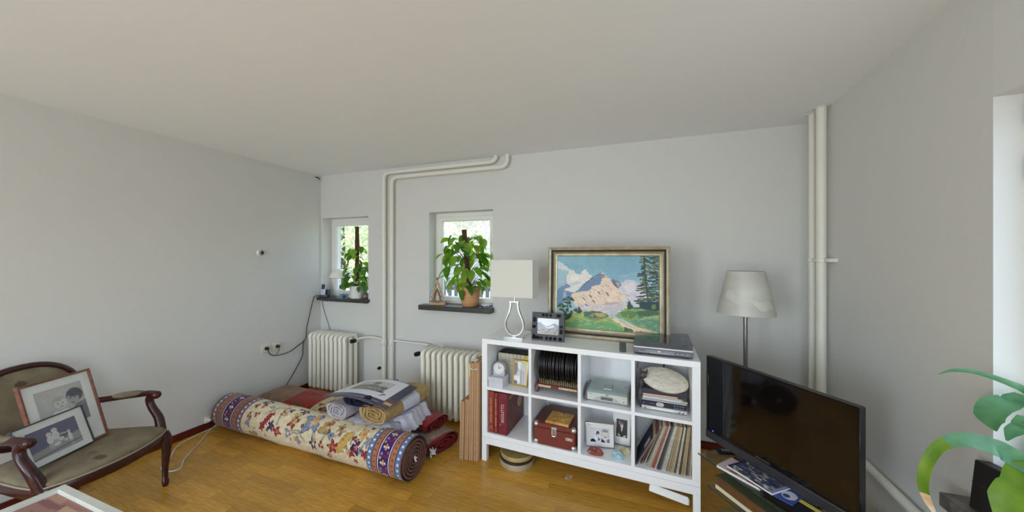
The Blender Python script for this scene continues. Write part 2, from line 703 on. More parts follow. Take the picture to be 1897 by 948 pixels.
# baseboards
struct(MB().box((XL, YR, 0), (XL + 0.014, YB, 0.06), 0.003).build('baseboard_left', BASEWOOD))
struct(MB().box((XL + 0.014, YB - 0.014, 0), (XRB - 0.01, YB, 0.06), 0.003).build('baseboard_back', BASEWOOD))
mb = MB()
mb.prism([(XRB - 0.014, YB - 0.014), (XRF - 0.014, 1.55), (XRF - 0.014, YR), (XRF, YR), (XRF, 1.55), (XRB, YB - 0.014)], 'z', 0, 0.06)
struct(mb.build('baseboard_right', BASEWOOD))

# ------------------------------------------------------------------ heating pipes
def elbow(path, rad=0.06, n=6):
    """round the corners of a polyline"""
    P = [Vector(p) for p in path]
    out = [P[0]]
    for i in range(1, len(P) - 1):
        a = P[i] + (P[i - 1] - P[i]).normalized() * rad
        b = P[i] + (P[i + 1] - P[i]).normalized() * rad
        for k in range(n + 1):
            t = k / n
            out.append(a * (1 - t) ** 2 + P[i] * 2 * t * (1 - t) + b * t * t)
    out.append(P[-1])
    return out


for x, zt, xe, lab in [(-2.507, 2.392, -1.20, 'cream heating pipe nearer the corner, rising left then running under the ceiling'),
                       (-2.405, 2.335, -1.09, 'cream heating pipe rising on the right of the pair, bent below the ceiling')]:
    t = thing('heating_pipe', lab, 'pipe', (x, 2.915, 0), group='pipe pair between the two small windows')
    MB().tube(elbow([(0, 0, 0.0), (0, 0, zt), (xe - x, 0, zt + 0.0), (xe - x, 0, ZC)], 0.075), 0.021, 14).build('tube', PIPE_PAINT, t)
    MB().lathe([(0.021, 0), (0.0245, 0.003), (0.0245, 0.02), (0.021, 0.023)], 16, Matrix.Translation((0, 0, 1.74))).build('collar', PIPE_PAINT, t)
    MB().lathe([(0.021, 0), (0.026, 0.006), (0.026, 0.06), (0.021, 0.066)], 16, Matrix.Translation((0, 0, 0.54))).build('joint', PIPE_PAINT, t)
for yy, r, lab in [(2.765, 0.02, 'thin cream heating pipe nearest the back corner behind the television'),
                   (2.655, 0.026, 'thick cream heating pipe on the right wall behind the television')]:
    t = thing('heating_pipe', lab, 'pipe', (1.135, yy, 0), group='pipe pair in the right corner')
    MB().tube([(0, 0, 0), (0, 0, ZC)], r, 14).build('tube', PIPE_PAINT, t)
    MB().lathe([(r, 0), (r + 0.004, 0.002), (r + 0.004, 0.024), (r, 0.026)], 16, Matrix.Translation((0, 0, 1.46))).build('collar', PIPE_PAINT, t)
    if r > 0.022:
        MB().box((0.0, -0.02, 1.462), (0.05, -0.095, 1.484), 0.003).build('bracket', PIPE_PAINT, t)
        MB().box((-0.012, 0.0, 1.462), (0.0, 0.11, 1.484), 0.003).build('clip', PIPE_PAINT, t)
    MB().lathe([(r + 0.016, 0), (r + 0.016, 0.004), (r, 0.006)], 18, Matrix.Translation((0, 0, ZC - 0.006))).build('rosette', PIPE_PAINT, t)
t = thing('radiator_supply_pipe', 'cream pipe running level along the right wall behind the television', 'pipe', (1.085, 0.4, 0.44))
MB().tube([(0, 0, 0), (0.015, 1.4, 0), (0.06, 2.2, 0)], 0.021, 12).build('tube', PIPE_PAINT, t)
for yy in (0.5, 2.05):
    MB().box((0.005, yy - 0.01, -0.012), (xr(0.4 + yy) - 1.085, yy + 0.01, 0.012)).build('bracket', PIPE_PAINT, t)

# ------------------------------------------------------------------ radiators
def radiator(label, x0, yfront, n, pitch, z0, z1, depth, knob_side, plabel):
    t = thing('radiator', label, 'radiator', (x0, yfront, 0), group='column radiators below the windows')
    me = None
    m = MB()
    cols = 3
    r = 0.0195
    for k in range(cols):
        yy = r + k * (depth - 2 * r) / (cols - 1)
        m.tube([(0, yy, z0 + 0.012), (0, yy, z0 + 0.03), (0, yy, z1 - 0.045), (0, yy, z1 - 0.02)], [0.012, r, r, 0.015], 10, flat=1.0)
    # rounded headers top and bottom
    m.tube(catmull([(0, r * 0.7, z1 - 0.055), (0, r * 1.0, z1 - 0.022), (0, depth * 0.3, z1 - 0.008), (0, depth * 0.7, z1 - 0.008), (0, depth - r, z1 - 0.022), (0, depth - r * 0.7, z1 - 0.055)], 3), 0.0195, 8)
    m.tube(catmull([(0, r * 0.8, z0 + 0.05), (0, r * 1.2, z0 + 0.024), (0, depth * 0.5, z0 + 0.03), (0, depth - r * 1.2, z0 + 0.024), (0, depth - r * 0.8, z0 + 0.05)], 3), 0.018, 8)
    me = m.mesh('section', RAD_PAINT, 60)
    for i in range(n):
        link_mesh('section', me, t, (pitch * (i + 0.5), 0, 0))
    w = pitch * n
    MB().tube([(0.01, depth * 0.5, z1 - 0.05), (w - 0.01, depth * 0.5, z1 - 0.05)], 0.02, 10).build('upper_header', RAD_PAINT, t)
    MB().tube([(0.01, depth * 0.5, z0 + 0.05), (w - 0.01, depth * 0.5, z0 + 0.05)], 0.02, 10).build('lower_header', RAD_PAINT, t)
    for xx in (0.1, w - 0.1):
        MB().box((xx - 0.012, depth - 0.01, z1 - 0.12), (xx + 0.012, YB - yfront, z1 - 0.1)).build('bracket', RAD_PAINT, t)
    sx = w + 0.0 if knob_side > 0 else 0.0
    v = MB().tube([(sx - 0.01 * knob_side, depth * 0.5, z1 - 0.05), (sx + 0.045 * knob_side, depth * 0.5, z1 - 0.05)], 0.012, 10).build('valve_body', RAD_PAINT, t)
    k = MB()
    M = Matrix.Translation((sx + 0.05 * knob_side, depth * 0.5 - 0.01, z1 - 0.05)) @ Matrix.Rotation(R(90), 4, 'X') @ Matrix.Rotation(R(-20 * 1), 4, 'Y')
    k.lathe([(0.012, -0.01), (0.021, 0.0), (0.022, 0.03), (0.019, 0.05), (0.012, 0.053)], 14, M)
    k.build('thermostat_knob', BLACK, v)
    return t


radiator('cream column radiator in the corner below the window with white pot', -3.345, 2.68, 9, 0.0605, 0.055, 0.655, 0.185, 1, '')
radiator('cream column radiator behind the upright cardboard boxes', -1.835, 2.59, 11, 0.0575, 0.025, 0.63, 0.185, -1, '')
o = MB().tube(catmull([(-2.755, 2.775, 0.605), (-2.74, 2.80, 0.618), (-2.68, 2.86, 0.625), (-2.62, 2.9, 0.617), (-2.535, 2.915, 0.603)], 5), 0.0105, 10).build('connecting_pipe', PIPE_PAINT)
tag(o, 'short cream pipe from the corner radiator valve to the riser', 'pipe')
o = MB().tube(elbow([(-2.375, 2.915, 0.60), (-1.93, 2.90, 0.60), (-1.885, 2.685, 0.585)], 0.03), 0.0105, 10).build('connecting_pipe', PIPE_PAINT)
tag(o, 'cream pipe from the riser to the radiator behind cardboard boxes', 'pipe')

# ------------------------------------------------------------------ wall fittings left
t = thing('motion_sensor', 'small round white sensor with dark eye on the left wall', 'sensor', (XL, 2.262, 1.532))
My = Matrix.Rotation(R(90), 4, 'Y')
MB().lathe([(0.03, 0), (0.03, 0.014), (0.024, 0.028)], 20, My).build('housing', WHITEPL, t)
MB().lathe([(0.0245, 0.022), (0.026, 0.03), (0.018, 0.042)], 20, My).build('ring', mat('sensor_grey', (150, 150, 152), 0.4), t)
MB().sphere((0.036, 0, 0), 0.016).build('lens', BLACKGLOSS, t)
t = thing('wall_hook', 'small dark metal hook in the ceiling corner of the left wall', 'hook', (XL, 2.90, 2.412))
MB().box((0, -0.022, 0.0), (0.012, 0.022, 0.010), 0.002).build('plate', mat('dark_iron', (84, 80, 76), 0.5, metal=0.6), t)
MB().tube([(0.01, 0.01, 0.004), (0.028, 0.012, -0.006), (0.028, 0.012, -0.022)], 0.0055, 8).build('hook', mat('dark_iron', (84, 80, 76), 0.5), t)


def outlet(label, loc, rz, plug=True):
    t = thing('wall_outlet', label, 'outlet', loc, rz)
    MB().box((0, -0.04, -0.04), (0.011, 0.04, 0.04), 0.003).build('plate', CREAMPL, t)
    MB().lathe([(0.024, 0.0105), (0.024, 0.0125), (0.02, 0.0126)], 20, My).build('socket', WHITEPL, t)
    if plug:
        MB().lathe([(0.018, 0.012), (0.018, 0.03), (0.01, 0.045)], 14, My).build('plug', BLACK, t)
    return t


outlet('cream wall outlet with black plug, nearer the armchair', (XL, 2.318, 0.573), 0)
outlet('cream wall outlet with black plug, nearer the corner', (XL, 2.428, 0.567), 0)
outlet('white wall outlet half hidden behind the riser pipes', (-2.585, YB, 0.28), R(-90))
CORD = mat('grey_cord', (96, 92, 96), 0.6)
DCORD = mat('dark_cord', (60, 58, 62), 0.6)
WCORD = mat('white_cord', (222, 222, 224), 0.5)
xw = XL + 0.012
o = MB().tube(catmull([(xw + 0.03, 2.318, 0.565), (xw + 0.02, 2.34, 0.515), (xw + 0.01, 2.41, 0.478), (xw + 0.006, 2.55, 0.475), (xw + 0.006, 2.66, 0.52), (xw + 0.006, 2.74, 0.57),
                       (xw + 0.006, 2.76, 0.70), (xw + 0.006, 2.80, 0.86), (xw + 0.006, 2.83, 0.97), (xw + 0.006, 2.86, 1.035), (xw + 0.02, 2.93, 1.03), (-3.40, 2.955, 1.03)], 8), 0.0045, 8).build('phone_cord', DCORD)
tag(o, 'dark cord climbing the corner from the outlets to the phone', 'cord')
o = MB().tube(catmull([(xw + 0.03, 2.428, 0.560), (xw + 0.02, 2.43, 0.52), (xw + 0.012, 2.41, 0.49)], 6), 0.0035, 8).build('short_cord', mat('red_cord', (120, 70, 70), 0.6))
tag(o, 'short reddish cord hanging from the outlet nearer the corner', 'cord')
o = MB().tube(catmull([(xw + 0.006, 2.72, 0.56), (xw + 0.006, 2.71, 0.46), (xw + 0.006, 2.70, 0.38), (xw + 0.006, 2.60, 0.23), (xw + 0.006, 2.46, 0.05), (xw + 0.01, 2.44, 0.02)], 8), 0.0045, 8).build('slanting_cord', DCORD)
tag(o, 'dark cord slanting down the left wall to the rugs', 'cord')
o = MB().tube(catmull([(-3.43, 2.94, 0.98), (-3.40, 2.945, 0.85), (-3.34, 2.945, 0.72), (-3.31, 2.945, 0.64)], 6), 0.0028, 6).build('slim_cord', CORD)
tag(o, 'thin grey cord hanging below the corner window sill', 'cord')

# ================================================================== OUTSIDE
GROUND = mat('lawn', (120, 128, 92), 0.9, rgb2=(92, 104, 66), scale=6)
g = MB().box((-40, YO + 0.0, -0.55), (25, 45, -0.35)).build('garden_ground', GROUND)
struct(g)
street = MB().box((-40, 10.2, -0.35), (25, 16.0, -0.30)).build('street', mat('asphalt', (178, 180, 184), 0.8))
struct(street)
fence = thing('picket_fence', 'grey picket fence beyond the window with terracotta pot', 'fence', (-5.2, 8.2, -0.35))
PK = mat('fence_grey', (120, 122, 128), 0.8)
pme = MB().prism([(-0.05, 0), (0.05, 0), (0.05, 1.12), (0, 1.2), (-0.05, 1.12)], 'y', -0.012, 0.012).mesh('picket', PK)
for i in range(34):
    link_mesh('picket', pme, fence, (-3.0 + i * 0.19, 0, 0))
for zz in (0.3, 0.9):
    MB().box((-3.1, 0.014, zz), (3.4, 0.05, zz + 0.08)).build('rail', PK, fence)


def tree(label, x, y, h, rx, seed, leaf, nleaf=5200):
    t = thing('garden_tree', label, 'tree', (x, y, -0.35), group='trees outside the small windows')
    rg = np.random.default_rng(seed)
    MB().tube([(0, 0, 0), (0.05, 0, h * 0.35), (0.0, 0.05, h * 0.75)], [0.17, 0.12, 0.05], 8).build('trunk', mat('bark', (96, 80, 66), 0.9), t)
    # crown: clusters of leaves
    cl = rg.normal(0, 1, (46, 3))
    cl /= np.linalg.norm(cl, axis=1)[:, None]
    cl *= (rg.uniform(0.35, 1, 46) ** 0.5)[:, None]
    cen = cl * np.array([rx, rx, h * 0.36]) + np.array([0, 0, h * 0.62])
    p = cen[rg.integers(0, 46, nleaf)] + rg.normal(0, 0.30, (nleaf, 3))
    v1 = rg.normal(0, 1, (nleaf, 3))
    v1 /= np.linalg.norm(v1, axis=1)[:, None]
    v2 = np.cross(v1, rg.normal(0, 1, (nleaf, 3)))
    v2 /= np.linalg.norm(v2, axis=1)[:, None]
    s = rg.uniform(0.05, 0.1, (nleaf, 1))
    V = np.stack([p - v1 * s, p + v2 * s * 0.55, p + v1 * s, p - v2 * s * 0.55], 1).reshape(-1, 3)
    me = bpy.data.meshes.new('crown')
    me.from_pydata(V.tolist(), [], np.arange(nleaf * 4).reshape(-1, 4).tolist())
    me.materials.append(leaf)
    o = link_mesh('crown', me, t)
    o['kind'] = 'stuff'
    return t


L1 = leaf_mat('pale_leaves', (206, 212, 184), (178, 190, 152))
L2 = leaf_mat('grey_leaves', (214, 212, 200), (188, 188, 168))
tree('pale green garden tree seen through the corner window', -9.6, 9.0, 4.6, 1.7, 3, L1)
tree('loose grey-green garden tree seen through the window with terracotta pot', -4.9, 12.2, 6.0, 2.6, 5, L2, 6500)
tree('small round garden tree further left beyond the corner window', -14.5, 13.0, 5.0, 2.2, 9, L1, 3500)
hs = thing('neighbour_house', 'pale neighbouring house with red roof beyond the trees', 'house', (-12.0, 21, -0.35))
MB().box((-5, -3, 0), (11, 3, 4.4)).build('wall', mat('render_pale', (228, 222, 214), 0.85), hs)
MB().prism([(-3.6, 4.3), (3.6, 4.3), (0, 7.0)], 'x', -5.4, 11.4).build('roof', mat('roof_tiles', (186, 110, 86), 0.8, scale=20), hs)
for wx in (-3, 0, 3, 6, 9):
    f = MB().box((wx - 0.6, -3.06, 1.6), (wx + 0.6, -3.0, 3.1)).build('window', WINFRAME, hs)
    MB().box((wx - 0.5, -3.08, 1.7), (wx + 0.5, -3.065, 3.0)).build('pane', mat('far_pane', (90, 100, 112), 0.1), f)
# ================================================================== THE CUBE SHELF
SA = R(-3.2)
SOX, SOY = -1.037, 2.237


def S(u, v, w=0.0):
    return (SOX + cos(SA) * u - sin(SA) * v, SOY + sin(SA) * u + cos(SA) * v, w)


SD = 0.37
ZT, ZM0, ZM1, ZB1, ZB0, ZU = 0.893, 0.522, 0.542, 0.208, 0.175, 0.125
shelf = thing('cube_shelf', 'white cube shelf of eight cells standing on a low leg frame', 'shelf', S(0, 0, 0), SA)
MB().box((0, 0, ZT - 0.035), (1.412, SD, ZT), 0.001).build('top_board', WHITE_LAQ, shelf)
MB().box((0, 0.0005, ZB0), (1.412, SD, ZB1), 0.001).build('bottom_board', WHITE_LAQ, shelf)
for a, b in ((0, 0.043), (1.369, 1.412)):
    MB().box((a, 0.0003, ZB1), (b, SD, ZT - 0.035), 0.0008).build('side_board', WHITE_LAQ, shelf)
DV = [(0.364, 0.385), (0.707, 0.728), (1.037, 1.058)]
for a, b in DV:
    MB().box((a, 0.002, ZB1), (b, SD, ZT - 0.035), 0.0008).build('divider', WHITE_LAQ, shelf)
CELLS = [(0.043, 0.364), (0.385, 0.707), (0.728, 1.037), (1.058, 1.369)]
for a, b in CELLS:
    MB().box((a, 0.003, ZM0), (b, SD, ZM1), 0.0008).build('cell_board', WHITE_LAQ, shelf)
MB().box((0.043, SD - 0.006, ZB1), (1.369, SD - 0.002, ZT - 0.035)).build('back_panel', WHITE_LAQ, shelf)  # panel added to brighten the cells; shelf not known to have one
fr = MB().box((0, 0.0, ZU), (1.412, 0.04, ZB0 - 0.001), 0.001).box((0, SD - 0.04, ZU), (1.412, SD, ZB0 - 0.001), 0.001)
fr.box((0, 0.04, ZU), (0.04, SD - 0.04, ZB0 - 0.001)).box((1.372, 0.04, ZU), (1.412, SD - 0.04, ZB0 - 0.001))
fr.build('leg_frame', WHITE_LAQ, shelf)
for a in (0, 1.374):
    for v in (0, SD - 0.038):
        MB().box((a, v, 0), (a + 0.038, v + 0.038, ZU), 0.001).build('leg', WHITE_LAQ, shelf)


def st(name, label, cat, u, v, w, rz=0.0, group=None):
    return thing(name, label, cat, S(u, v, w), SA + rz, group)


# ---- cell 1 top: eight books, box, clock, gold frame
PALEBOOK = mat('pale_linen', (206, 203, 186), 0.7, rgb2=(180, 176, 158), scale=40)
BOOKTOP = mat('black_book_top', (26, 24, 24), 0.6)
x = 0.060
for i in range(8):
    wd = 0.0315 if i < 7 else 0.033
    h = 0.214
    yel = i == 7
    lab = ('yellow spined book at the right end of the pale row' if yel else
           '%s pale grey book from the left in the row behind the clock' % ORD[i])
    t = st('book', lab, 'book', x + wd / 2, 0.152, ZM1, 0, 'row of small pale books in the top left cell')
    cov = PALEBOOK if not yel else mat('yellow_cover', (222, 186, 70), 0.6)
    MB().box((-wd / 2 + 0.0008, 0, 0), (wd / 2 - 0.0008, 0.012, h), 0.002).build('spine', cov, t)
    MB().box((-wd / 2 + 0.0008, 0.012, 0), (-wd / 2 + 0.003, 0.15, h)).box((wd / 2 - 0.003, 0.012, 0), (wd / 2 - 0.0008, 0.15, h)).build('cover', BOOKTOP if not yel else mat('dark_red_cover', (110, 30, 30), 0.6), t)
    MB().box((-wd / 2 + 0.003, 0.012, 0.003), (wd / 2 - 0.003, 0.148, h - 0.001)).build('pages', BOOKTOP, t)
    if not yel:
        lb = MB()
        for z0, z1 in ((0.13, 0.133), (0.085, 0.088), (0.205, 0.207)):
            lb.box((-wd / 2 + 0.003, -0.0006, z0), (wd / 2 - 0.003, 0.0005, z1))
        for z0, z1 in ((0.15, 0.19),):
            lb.box((-wd / 2 + 0.007, -0.0006, z0), (-wd / 2 + 0.011, 0.0005, z1)).box((wd / 2 - 0.012, -0.0006, z0), (wd / 2 - 0.009, 0.0005, z1 - 0.006))
        lb.build('spine_print', mat('grey_print', (150, 146, 132), 0.7), t)
    x += wd

t = st('keepsake_box', 'small pale lilac cardboard box with lid under the clock', 'box', 0.105, 0.07, ZM1)
LIL = mat('lilac_card', (208, 206, 216), 0.75)
MB().box((-0.057, -0.056, 0), (0.057, 0.056, 0.062), 0.001).build('body', LIL, t)
MB().box((-0.06, -0.0595, 0.047), (0.06, 0.0595, 0.075), 0.0015).build('lid', LIL, t)
t = st('alarm_clock', 'small silver alarm clock with round white dial on the lilac box', 'clock', 0.11, 0.075, ZM1 + 0.075, R(8))
CLK = mat('silver_plastic', (190, 194, 200), 0.3, metal=0.4)
MB().prism([(-0.042, 0.0), (0.042, 0.0), (0.046, 0.03), (0.038, 0.03), (-0.038, 0.03), (-0.046, 0.03)], 'y', -0.02, 0.025).build('base', CLK, t)
Mx = Matrix.Translation((0, 0.022, 0.053)) @ Matrix.Rotation(R(90), 4, 'X')
MB().lathe([(0.046, 0.0), (0.048, 0.01), (0.048, 0.034), (0.043, 0.044), (0.039, 0.044)], 28, Mx).build('case', CLK, t)
Mf = Matrix.Translation((0, -0.0225, 0.053)) @ Matrix.Rotation(R(90), 4, 'X')
dl = MB().lathe([(0.0395, 0.0), (0.0395, 0.001), (0.0, 0.0011)], 28, Mf).build('dial', PAPER, t)
hd = MB().box((-0.0014, -0.0255, 0.052), (0.0014, -0.0245, 0.083)).box((-0.0016, -0.0255, -0.0015), (0.0016, -0.0245, 0.024), M=Matrix.Translation((0, 0, 0.053)) @ Matrix.Rotation(R(60), 4, 'Y'))
hd.build('hand', BLACK, dl)
tk = MB()
for k in range(12):
    a = k * pi / 6
    tk.box((-0.0012, -0.0252, 0.031), (0.0012, -0.0245, 0.036), M=Matrix.Translation((0, 0, 0.053)) @ Matrix.Rotation(a, 4, 'Y'))
tk.build('hour_mark', mat('dial_grey', (90, 90, 92), 0.6), dl)

t = st('gold_framed_photo', 'gold framed photo with painted reflection standing before the pale books', 'photo frame', 0.258, 0.112, ZM1, R(-4))
t.rotation_euler = (R(-6), 0, SA + R(-4))
ring_frame(0.125, 0.185, [(0, 0), (0.002, -0.010), (0.006, -0.012), (0.012, -0.006), (0.012, 0.0), (0, 0.004)]).build('frame', GOLD, t)
im = Img(44, 64, (214, 214, 218))  # window reflection painted into the picture's colours
im.poly([(0.0, 0.05), (0.28, 0.05), (0.3, 0.42), (0.15, 0.62), (0, 0.6)], (150, 140, 152))
im.poly([(0.25, 0.0), (0.52, 0.0), (0.5, 0.32), (0.3, 0.3)], (240, 242, 244))
im.rect(0.54, 0.0, 1.0, 0.34, (206, 216, 212))
im.rect(0.5, 0.36, 0.64, 1.0, (176, 174, 184))
im.rect(0.70, 0.40, 0.82, 1.0, (190, 186, 190))
im.poly([(0.0, 0.66), (0.45, 0.62), (0.5, 0.9), (0, 0.95)], (236, 236, 240))
im.ell(0.12, 0.92, 0.18, 0.09, (130, 128, 136))
rect_sheet('picture', im, -0.0515, 0.0515, 0.012, 0.173, -0.004, painted('painted_reflection', 0.15, spec=0.8), t)
MB().box((-0.058, 0.0, 0.004), (0.058, 0.006, 0.18)).build('backing', BLACK, t)
MB().box((-0.015, 0.0, 0.0), (0.015, 0.004, 0.12), M=Matrix.Translation((0, 0.055, 0.006)) @ Matrix.Rotation(R(24), 4, 'X')).build('easel_strut', BLACK, t)

# ---- cell 1 bottom: three opera boxes
def record_box(label, u0, u1, h, col, col2, depth=0.325):
    w = u1 - u0
    t = st('record_album_box', label, 'album box', (u0 + u1) / 2, 0.015, ZB1, 0, 'red opera album boxes')
    m = mat('album_' + str(col), col, 0.5, rgb2=col2, scale=30)
    MB().box((-w / 2 + 0.001, 0, 0), (w / 2 - 0.001, depth, h), 0.003).build('case', m, t)
    MB().box((-w / 2 + 0.004, 0.004, h - 0.002), (w / 2 - 0.004, depth - 0.004, h + 0.0008)).build('top_edge', mat('album_edge', (70, 20, 26), 0.6), t)
    return t, w


GILT = mat('gilt_print', (206, 160, 104), 0.5)
SILV = mat('cream_print', (226, 196, 186), 0.5)
Mspine = Matrix.Rotation(R(90), 4, 'X')
t, w = record_box('russet opera album box with gilt spine at the left of the cell', 0.046, 0.090, 0.302, (146, 60, 44), (128, 46, 38))
lt = MB()
zz = 0.075
for k in range(26):
    hh = random.choice([0.005, 0.006, 0.007])
    if k not in (9, 18):
        lt.box((-0.007, -0.0006, zz), (0.006 if k % 3 else 0.002, 0.0008, zz + hh - 0.002))
    zz += hh + 0.0012
lt.box((-0.009, -0.0006, 0.03), (0.008, 0.0008, 0.0315)).box((-0.009, -0.0006, 0.03), (-0.007, 0.0008, 0.05)).box((0.005, -0.0006, 0.036), (0.0075, 0.0008, 0.05)).box((-0.005, -0.0006, 0.044), (0.004, 0.0008, 0.046))
lt.build('spine_print', GILT, t)
t, w = record_box('thin russet opera album box between two wider red ones', 0.091, 0.123, 0.297, (134, 48, 38), (116, 36, 32))
lt = MB()
zz = 0.05
for k in range(32):
    hh = random.choice([0.0045, 0.0055, 0.0065])
    if k not in (10, 17, 20):
        lt.box((-0.006, -0.0006, zz), (0.005 if k % 3 else 0.001, 0.0008, zz + hh - 0.002))
    zz += hh + 0.001
lt.box((-0.008, -0.0006, 0.02), (0.007, 0.0008, 0.022)).box((-0.008, -0.0006, 0.036), (0.007, 0.0008, 0.038))
lt.build('spine_print', GILT, t)
t, w = record_box('wide crimson RIGOLETTO opera album box, rightmost of the three', 0.124, 0.197, 0.300, (126, 32, 48), (108, 24, 42))
text_part('RIGOLETTO', 0.034, SILV, t, Matrix.Translation((0.002, -0.0009, 0.155)) @ Matrix.Rotation(R(-90), 4, 'Y') @ Mspine, xscale=0.72)
MB().tube([(-0.012, -0.0006, 0.068), (-0.017, -0.0006, 0.073), (-0.0185, -0.0006, 0.079)], 0.0014, 6).build('flourish', SILV, t)
BROWNCOV = mat('brown_album_cover', (112, 58, 50), 0.55, rgb2=(92, 44, 42), scale=10)
cv = MB().box((w / 2 - 0.001, 0.006, 0.004), (w / 2 + 0.0008, 0.322, 0.297)).build('front_cover', BROWNCOV, t)
Mc = Matrix.Translation((w / 2 + 0.0012, 0.24, 0.165)) @ Matrix.Rotation(R(90), 4, 'Y')
MB().lathe([(0.046, 0), (0.046, 0.001), (0.0, 0.0012)], 28, Mc).build('medallion', mat('medallion_gold', (196, 158, 116), 0.5, rgb2=(140, 100, 70), scale=60), cv)
Mcov = Matrix.Translation((w / 2 + 0.0012, 0.105, 0.262)) @ Matrix.Rotation(R(90), 4, 'Z') @ Matrix.Rotation(R(90), 4, 'X')
text_part('RIGOLETTO', 0.032, GILT, cv, Mcov @ Matrix.Rotation(R(8), 4, 'Z'), xscale=0.8)

# ---- cell 2 top: discs in a rack
t = st('disc_rack', 'red wooden rack with brass wires holding black discs', 'rack', 0.552, 0.16, ZM1)
rk = MB()
for xx in (-0.152, 0.140):
    MB().prism([(-0.10, 0.0), (-0.085, 0.0), (-0.06, 0.035), (0.06, 0.035), (0.085, 0.0), (0.10, 0.0), (0.10, 0.03), (0.075, 0.062), (-0.085, 0.062), (-0.10, 0.04)], 'x', xx, xx + 0.014).build('end_piece', LACQ_RED, t)
MB().prism([(-0.10, 0.03), (0.10, 0.0), (0.10, 0.17), (0.05, 0.2), (-0.03, 0.15)], 'x', 0.141, 0.1475).build('end_panel', LACQ_RED, t)
rail = MB().box((-0.14, -0.098, 0.036), (0.142, -0.082, 0.06), 0.002).build('front_rail', LACQ_RED, t)
MB().box((-0.14, 0.06, 0.036), (0.142, 0.076, 0.06), 0.002).build('rear_rail', LACQ_RED, t)
MB().box((-0.136, -0.0988, 0.041), (-0.045, -0.0975, 0.056)).build('label_strip', mat('label_cream', (220, 204, 172), 0.7, rgb2=(150, 130, 104), scale=120), rail)
MB().box((0.012, -0.0988, 0.041), (0.138, -0.0975, 0.056)).build('label_strip', mat('label_cream', (220, 204, 172), 0.7), rail)
wire = MB().tube(catmull([(0, -0.088, 0.055), (0, -0.084, 0.10), (0, -0.078, 0.12)], 3), 0.0016, 6).mesh('wire', GOLD)
NDISC = 20
for k in range(NDISC + 1):
    link_mesh('wire', wire, t, (-0.128 + k * 0.0132, 0, 0))
DISC = mat('black_vinyl', (15, 16, 19), 0.35, var=0.1, spec=0.4)
dm = MB().lathe([(0.004, -0.0017), (0.118, -0.002), (0.1215, -0.0045), (0.1245, -0.0042), (0.126, 0.0), (0.1245, 0.0042), (0.1215, 0.0045), (0.118, 0.002), (0.004, 0.0017)], 36, My).mesh('disc', DISC)
for k in range(NDISC):
    dd = link_mesh('vinyl_disc', dm, None)
    q = S(0.552 - 0.1215 + k * 0.0132, 0.158 + random.uniform(-0.004, 0.004), ZM1 + 0.184 + random.uniform(-0.002, 0.002))
    dd.location = q
    dd.rotation_euler = (0, R(random.uniform(-1.2, 1.2)), SA + R(random.uniform(-1, 1)))
    tag(dd, '%s black disc from the left in the red rack' % ORD[k], 'disc', 'black discs in the red rack')

# ---- cell 2 bottom: suitcase-like box with gold tile
t = st('record_case', 'reddish brown case with chrome corners under a gold relief tile', 'case', 0.545, 0.012, ZB1)
CASE = mat('case_leatherette', (124, 50, 40), 0.5, rgb2=(108, 40, 32), scale=60, bump=0.15, bscale=300)
CASETOP = mat('case_top_brown', (96, 46, 44), 0.45, rgb2=(84, 38, 38), scale=50)
MB().box((-0.143, 0, 0), (0.143, 0.3, 0.112), 0.004).build('body', CASE, t)
ld = MB().box((-0.1435, -0.0005, 0.1135), (0.1435, 0.3005, 0.146), 0.005).build('lid', CASE, t)
MB().box((-0.139, 0.006, 0.1455), (0.139, 0.294, 0.1475), 0.0008).build('lid_panel', CASETOP, ld)
cp = MB().sphere((0, 0, 0), 0.0205, u=14, v=10).mesh('corner_cap', CHROME)
for xx in (-0.1295, 0.1295):
    for z in (0.0155, 0.1315):
        for yy in (0.0135, 0.2865):
            link_mesh('corner_cap', cp, t, (xx, yy, z))
la = MB().box((-0.018, -0.006, 0.075), (0.018, 0.0, 0.135), 0.002).build('latch', CHROME, t)
MB().box((-0.011, -0.0095, 0.083), (0.011, -0.0055, 0.124), 0.002).tube([(-0.01, -0.008, 0.076), (0.01, -0.008, 0.076)], 0.005, 8).build('hasp', STEEL, la)
MB().box((0.078, -0.003, 0.062), (0.126, 0.0, 0.083), 0.001).build('name_holder', CHROME, t)
MB().box((0.083, -0.0036, 0.066), (0.121, -0.0028, 0.079)).build('name_card', mat('label_cream', (220, 204, 172), 0.7), t)
t = st('relief_tile', 'square gold relief tile lying on the reddish brown case', 'tile', 0.563, 0.105, ZB1 + 0.1476, R(-2))
GT = mat('gilt_plaster', (226, 186, 108), 0.4, metal=0.35, rgb2=(176, 126, 50), scale=30)
MB().loops([[Vector((sx * a, sy * a, z)) for sx, sy in ((-1, -1), (1, -1), (1, 1), (-1, 1))] for a, z in ((0.081, 0), (0.081, 0.012), (0.074, 0.017), (0.068, 0.0145))]).build('plate', GT, t)
for k in range(14):
    a = k * 2 * pi / 14
    rr = 0.032 if k % 2 else 0.05
    M = Matrix.Translation((rr * cos(a), rr * sin(a), 0.0145)) @ Matrix.Rotation(a * 1.7, 4, 'Z') @ Matrix.Diagonal((0.019, 0.009, 0.0045, 1))
    MB().sphere((0, 0, 0), 1, M, 10, 6).build('relief_leaf', GT, t)
MB().sphere((0, 0, 0.0145), 1, Matrix.Diagonal((0.018, 0.018, 0.006, 1)), 12, 6).build('relief_boss', GT, t)

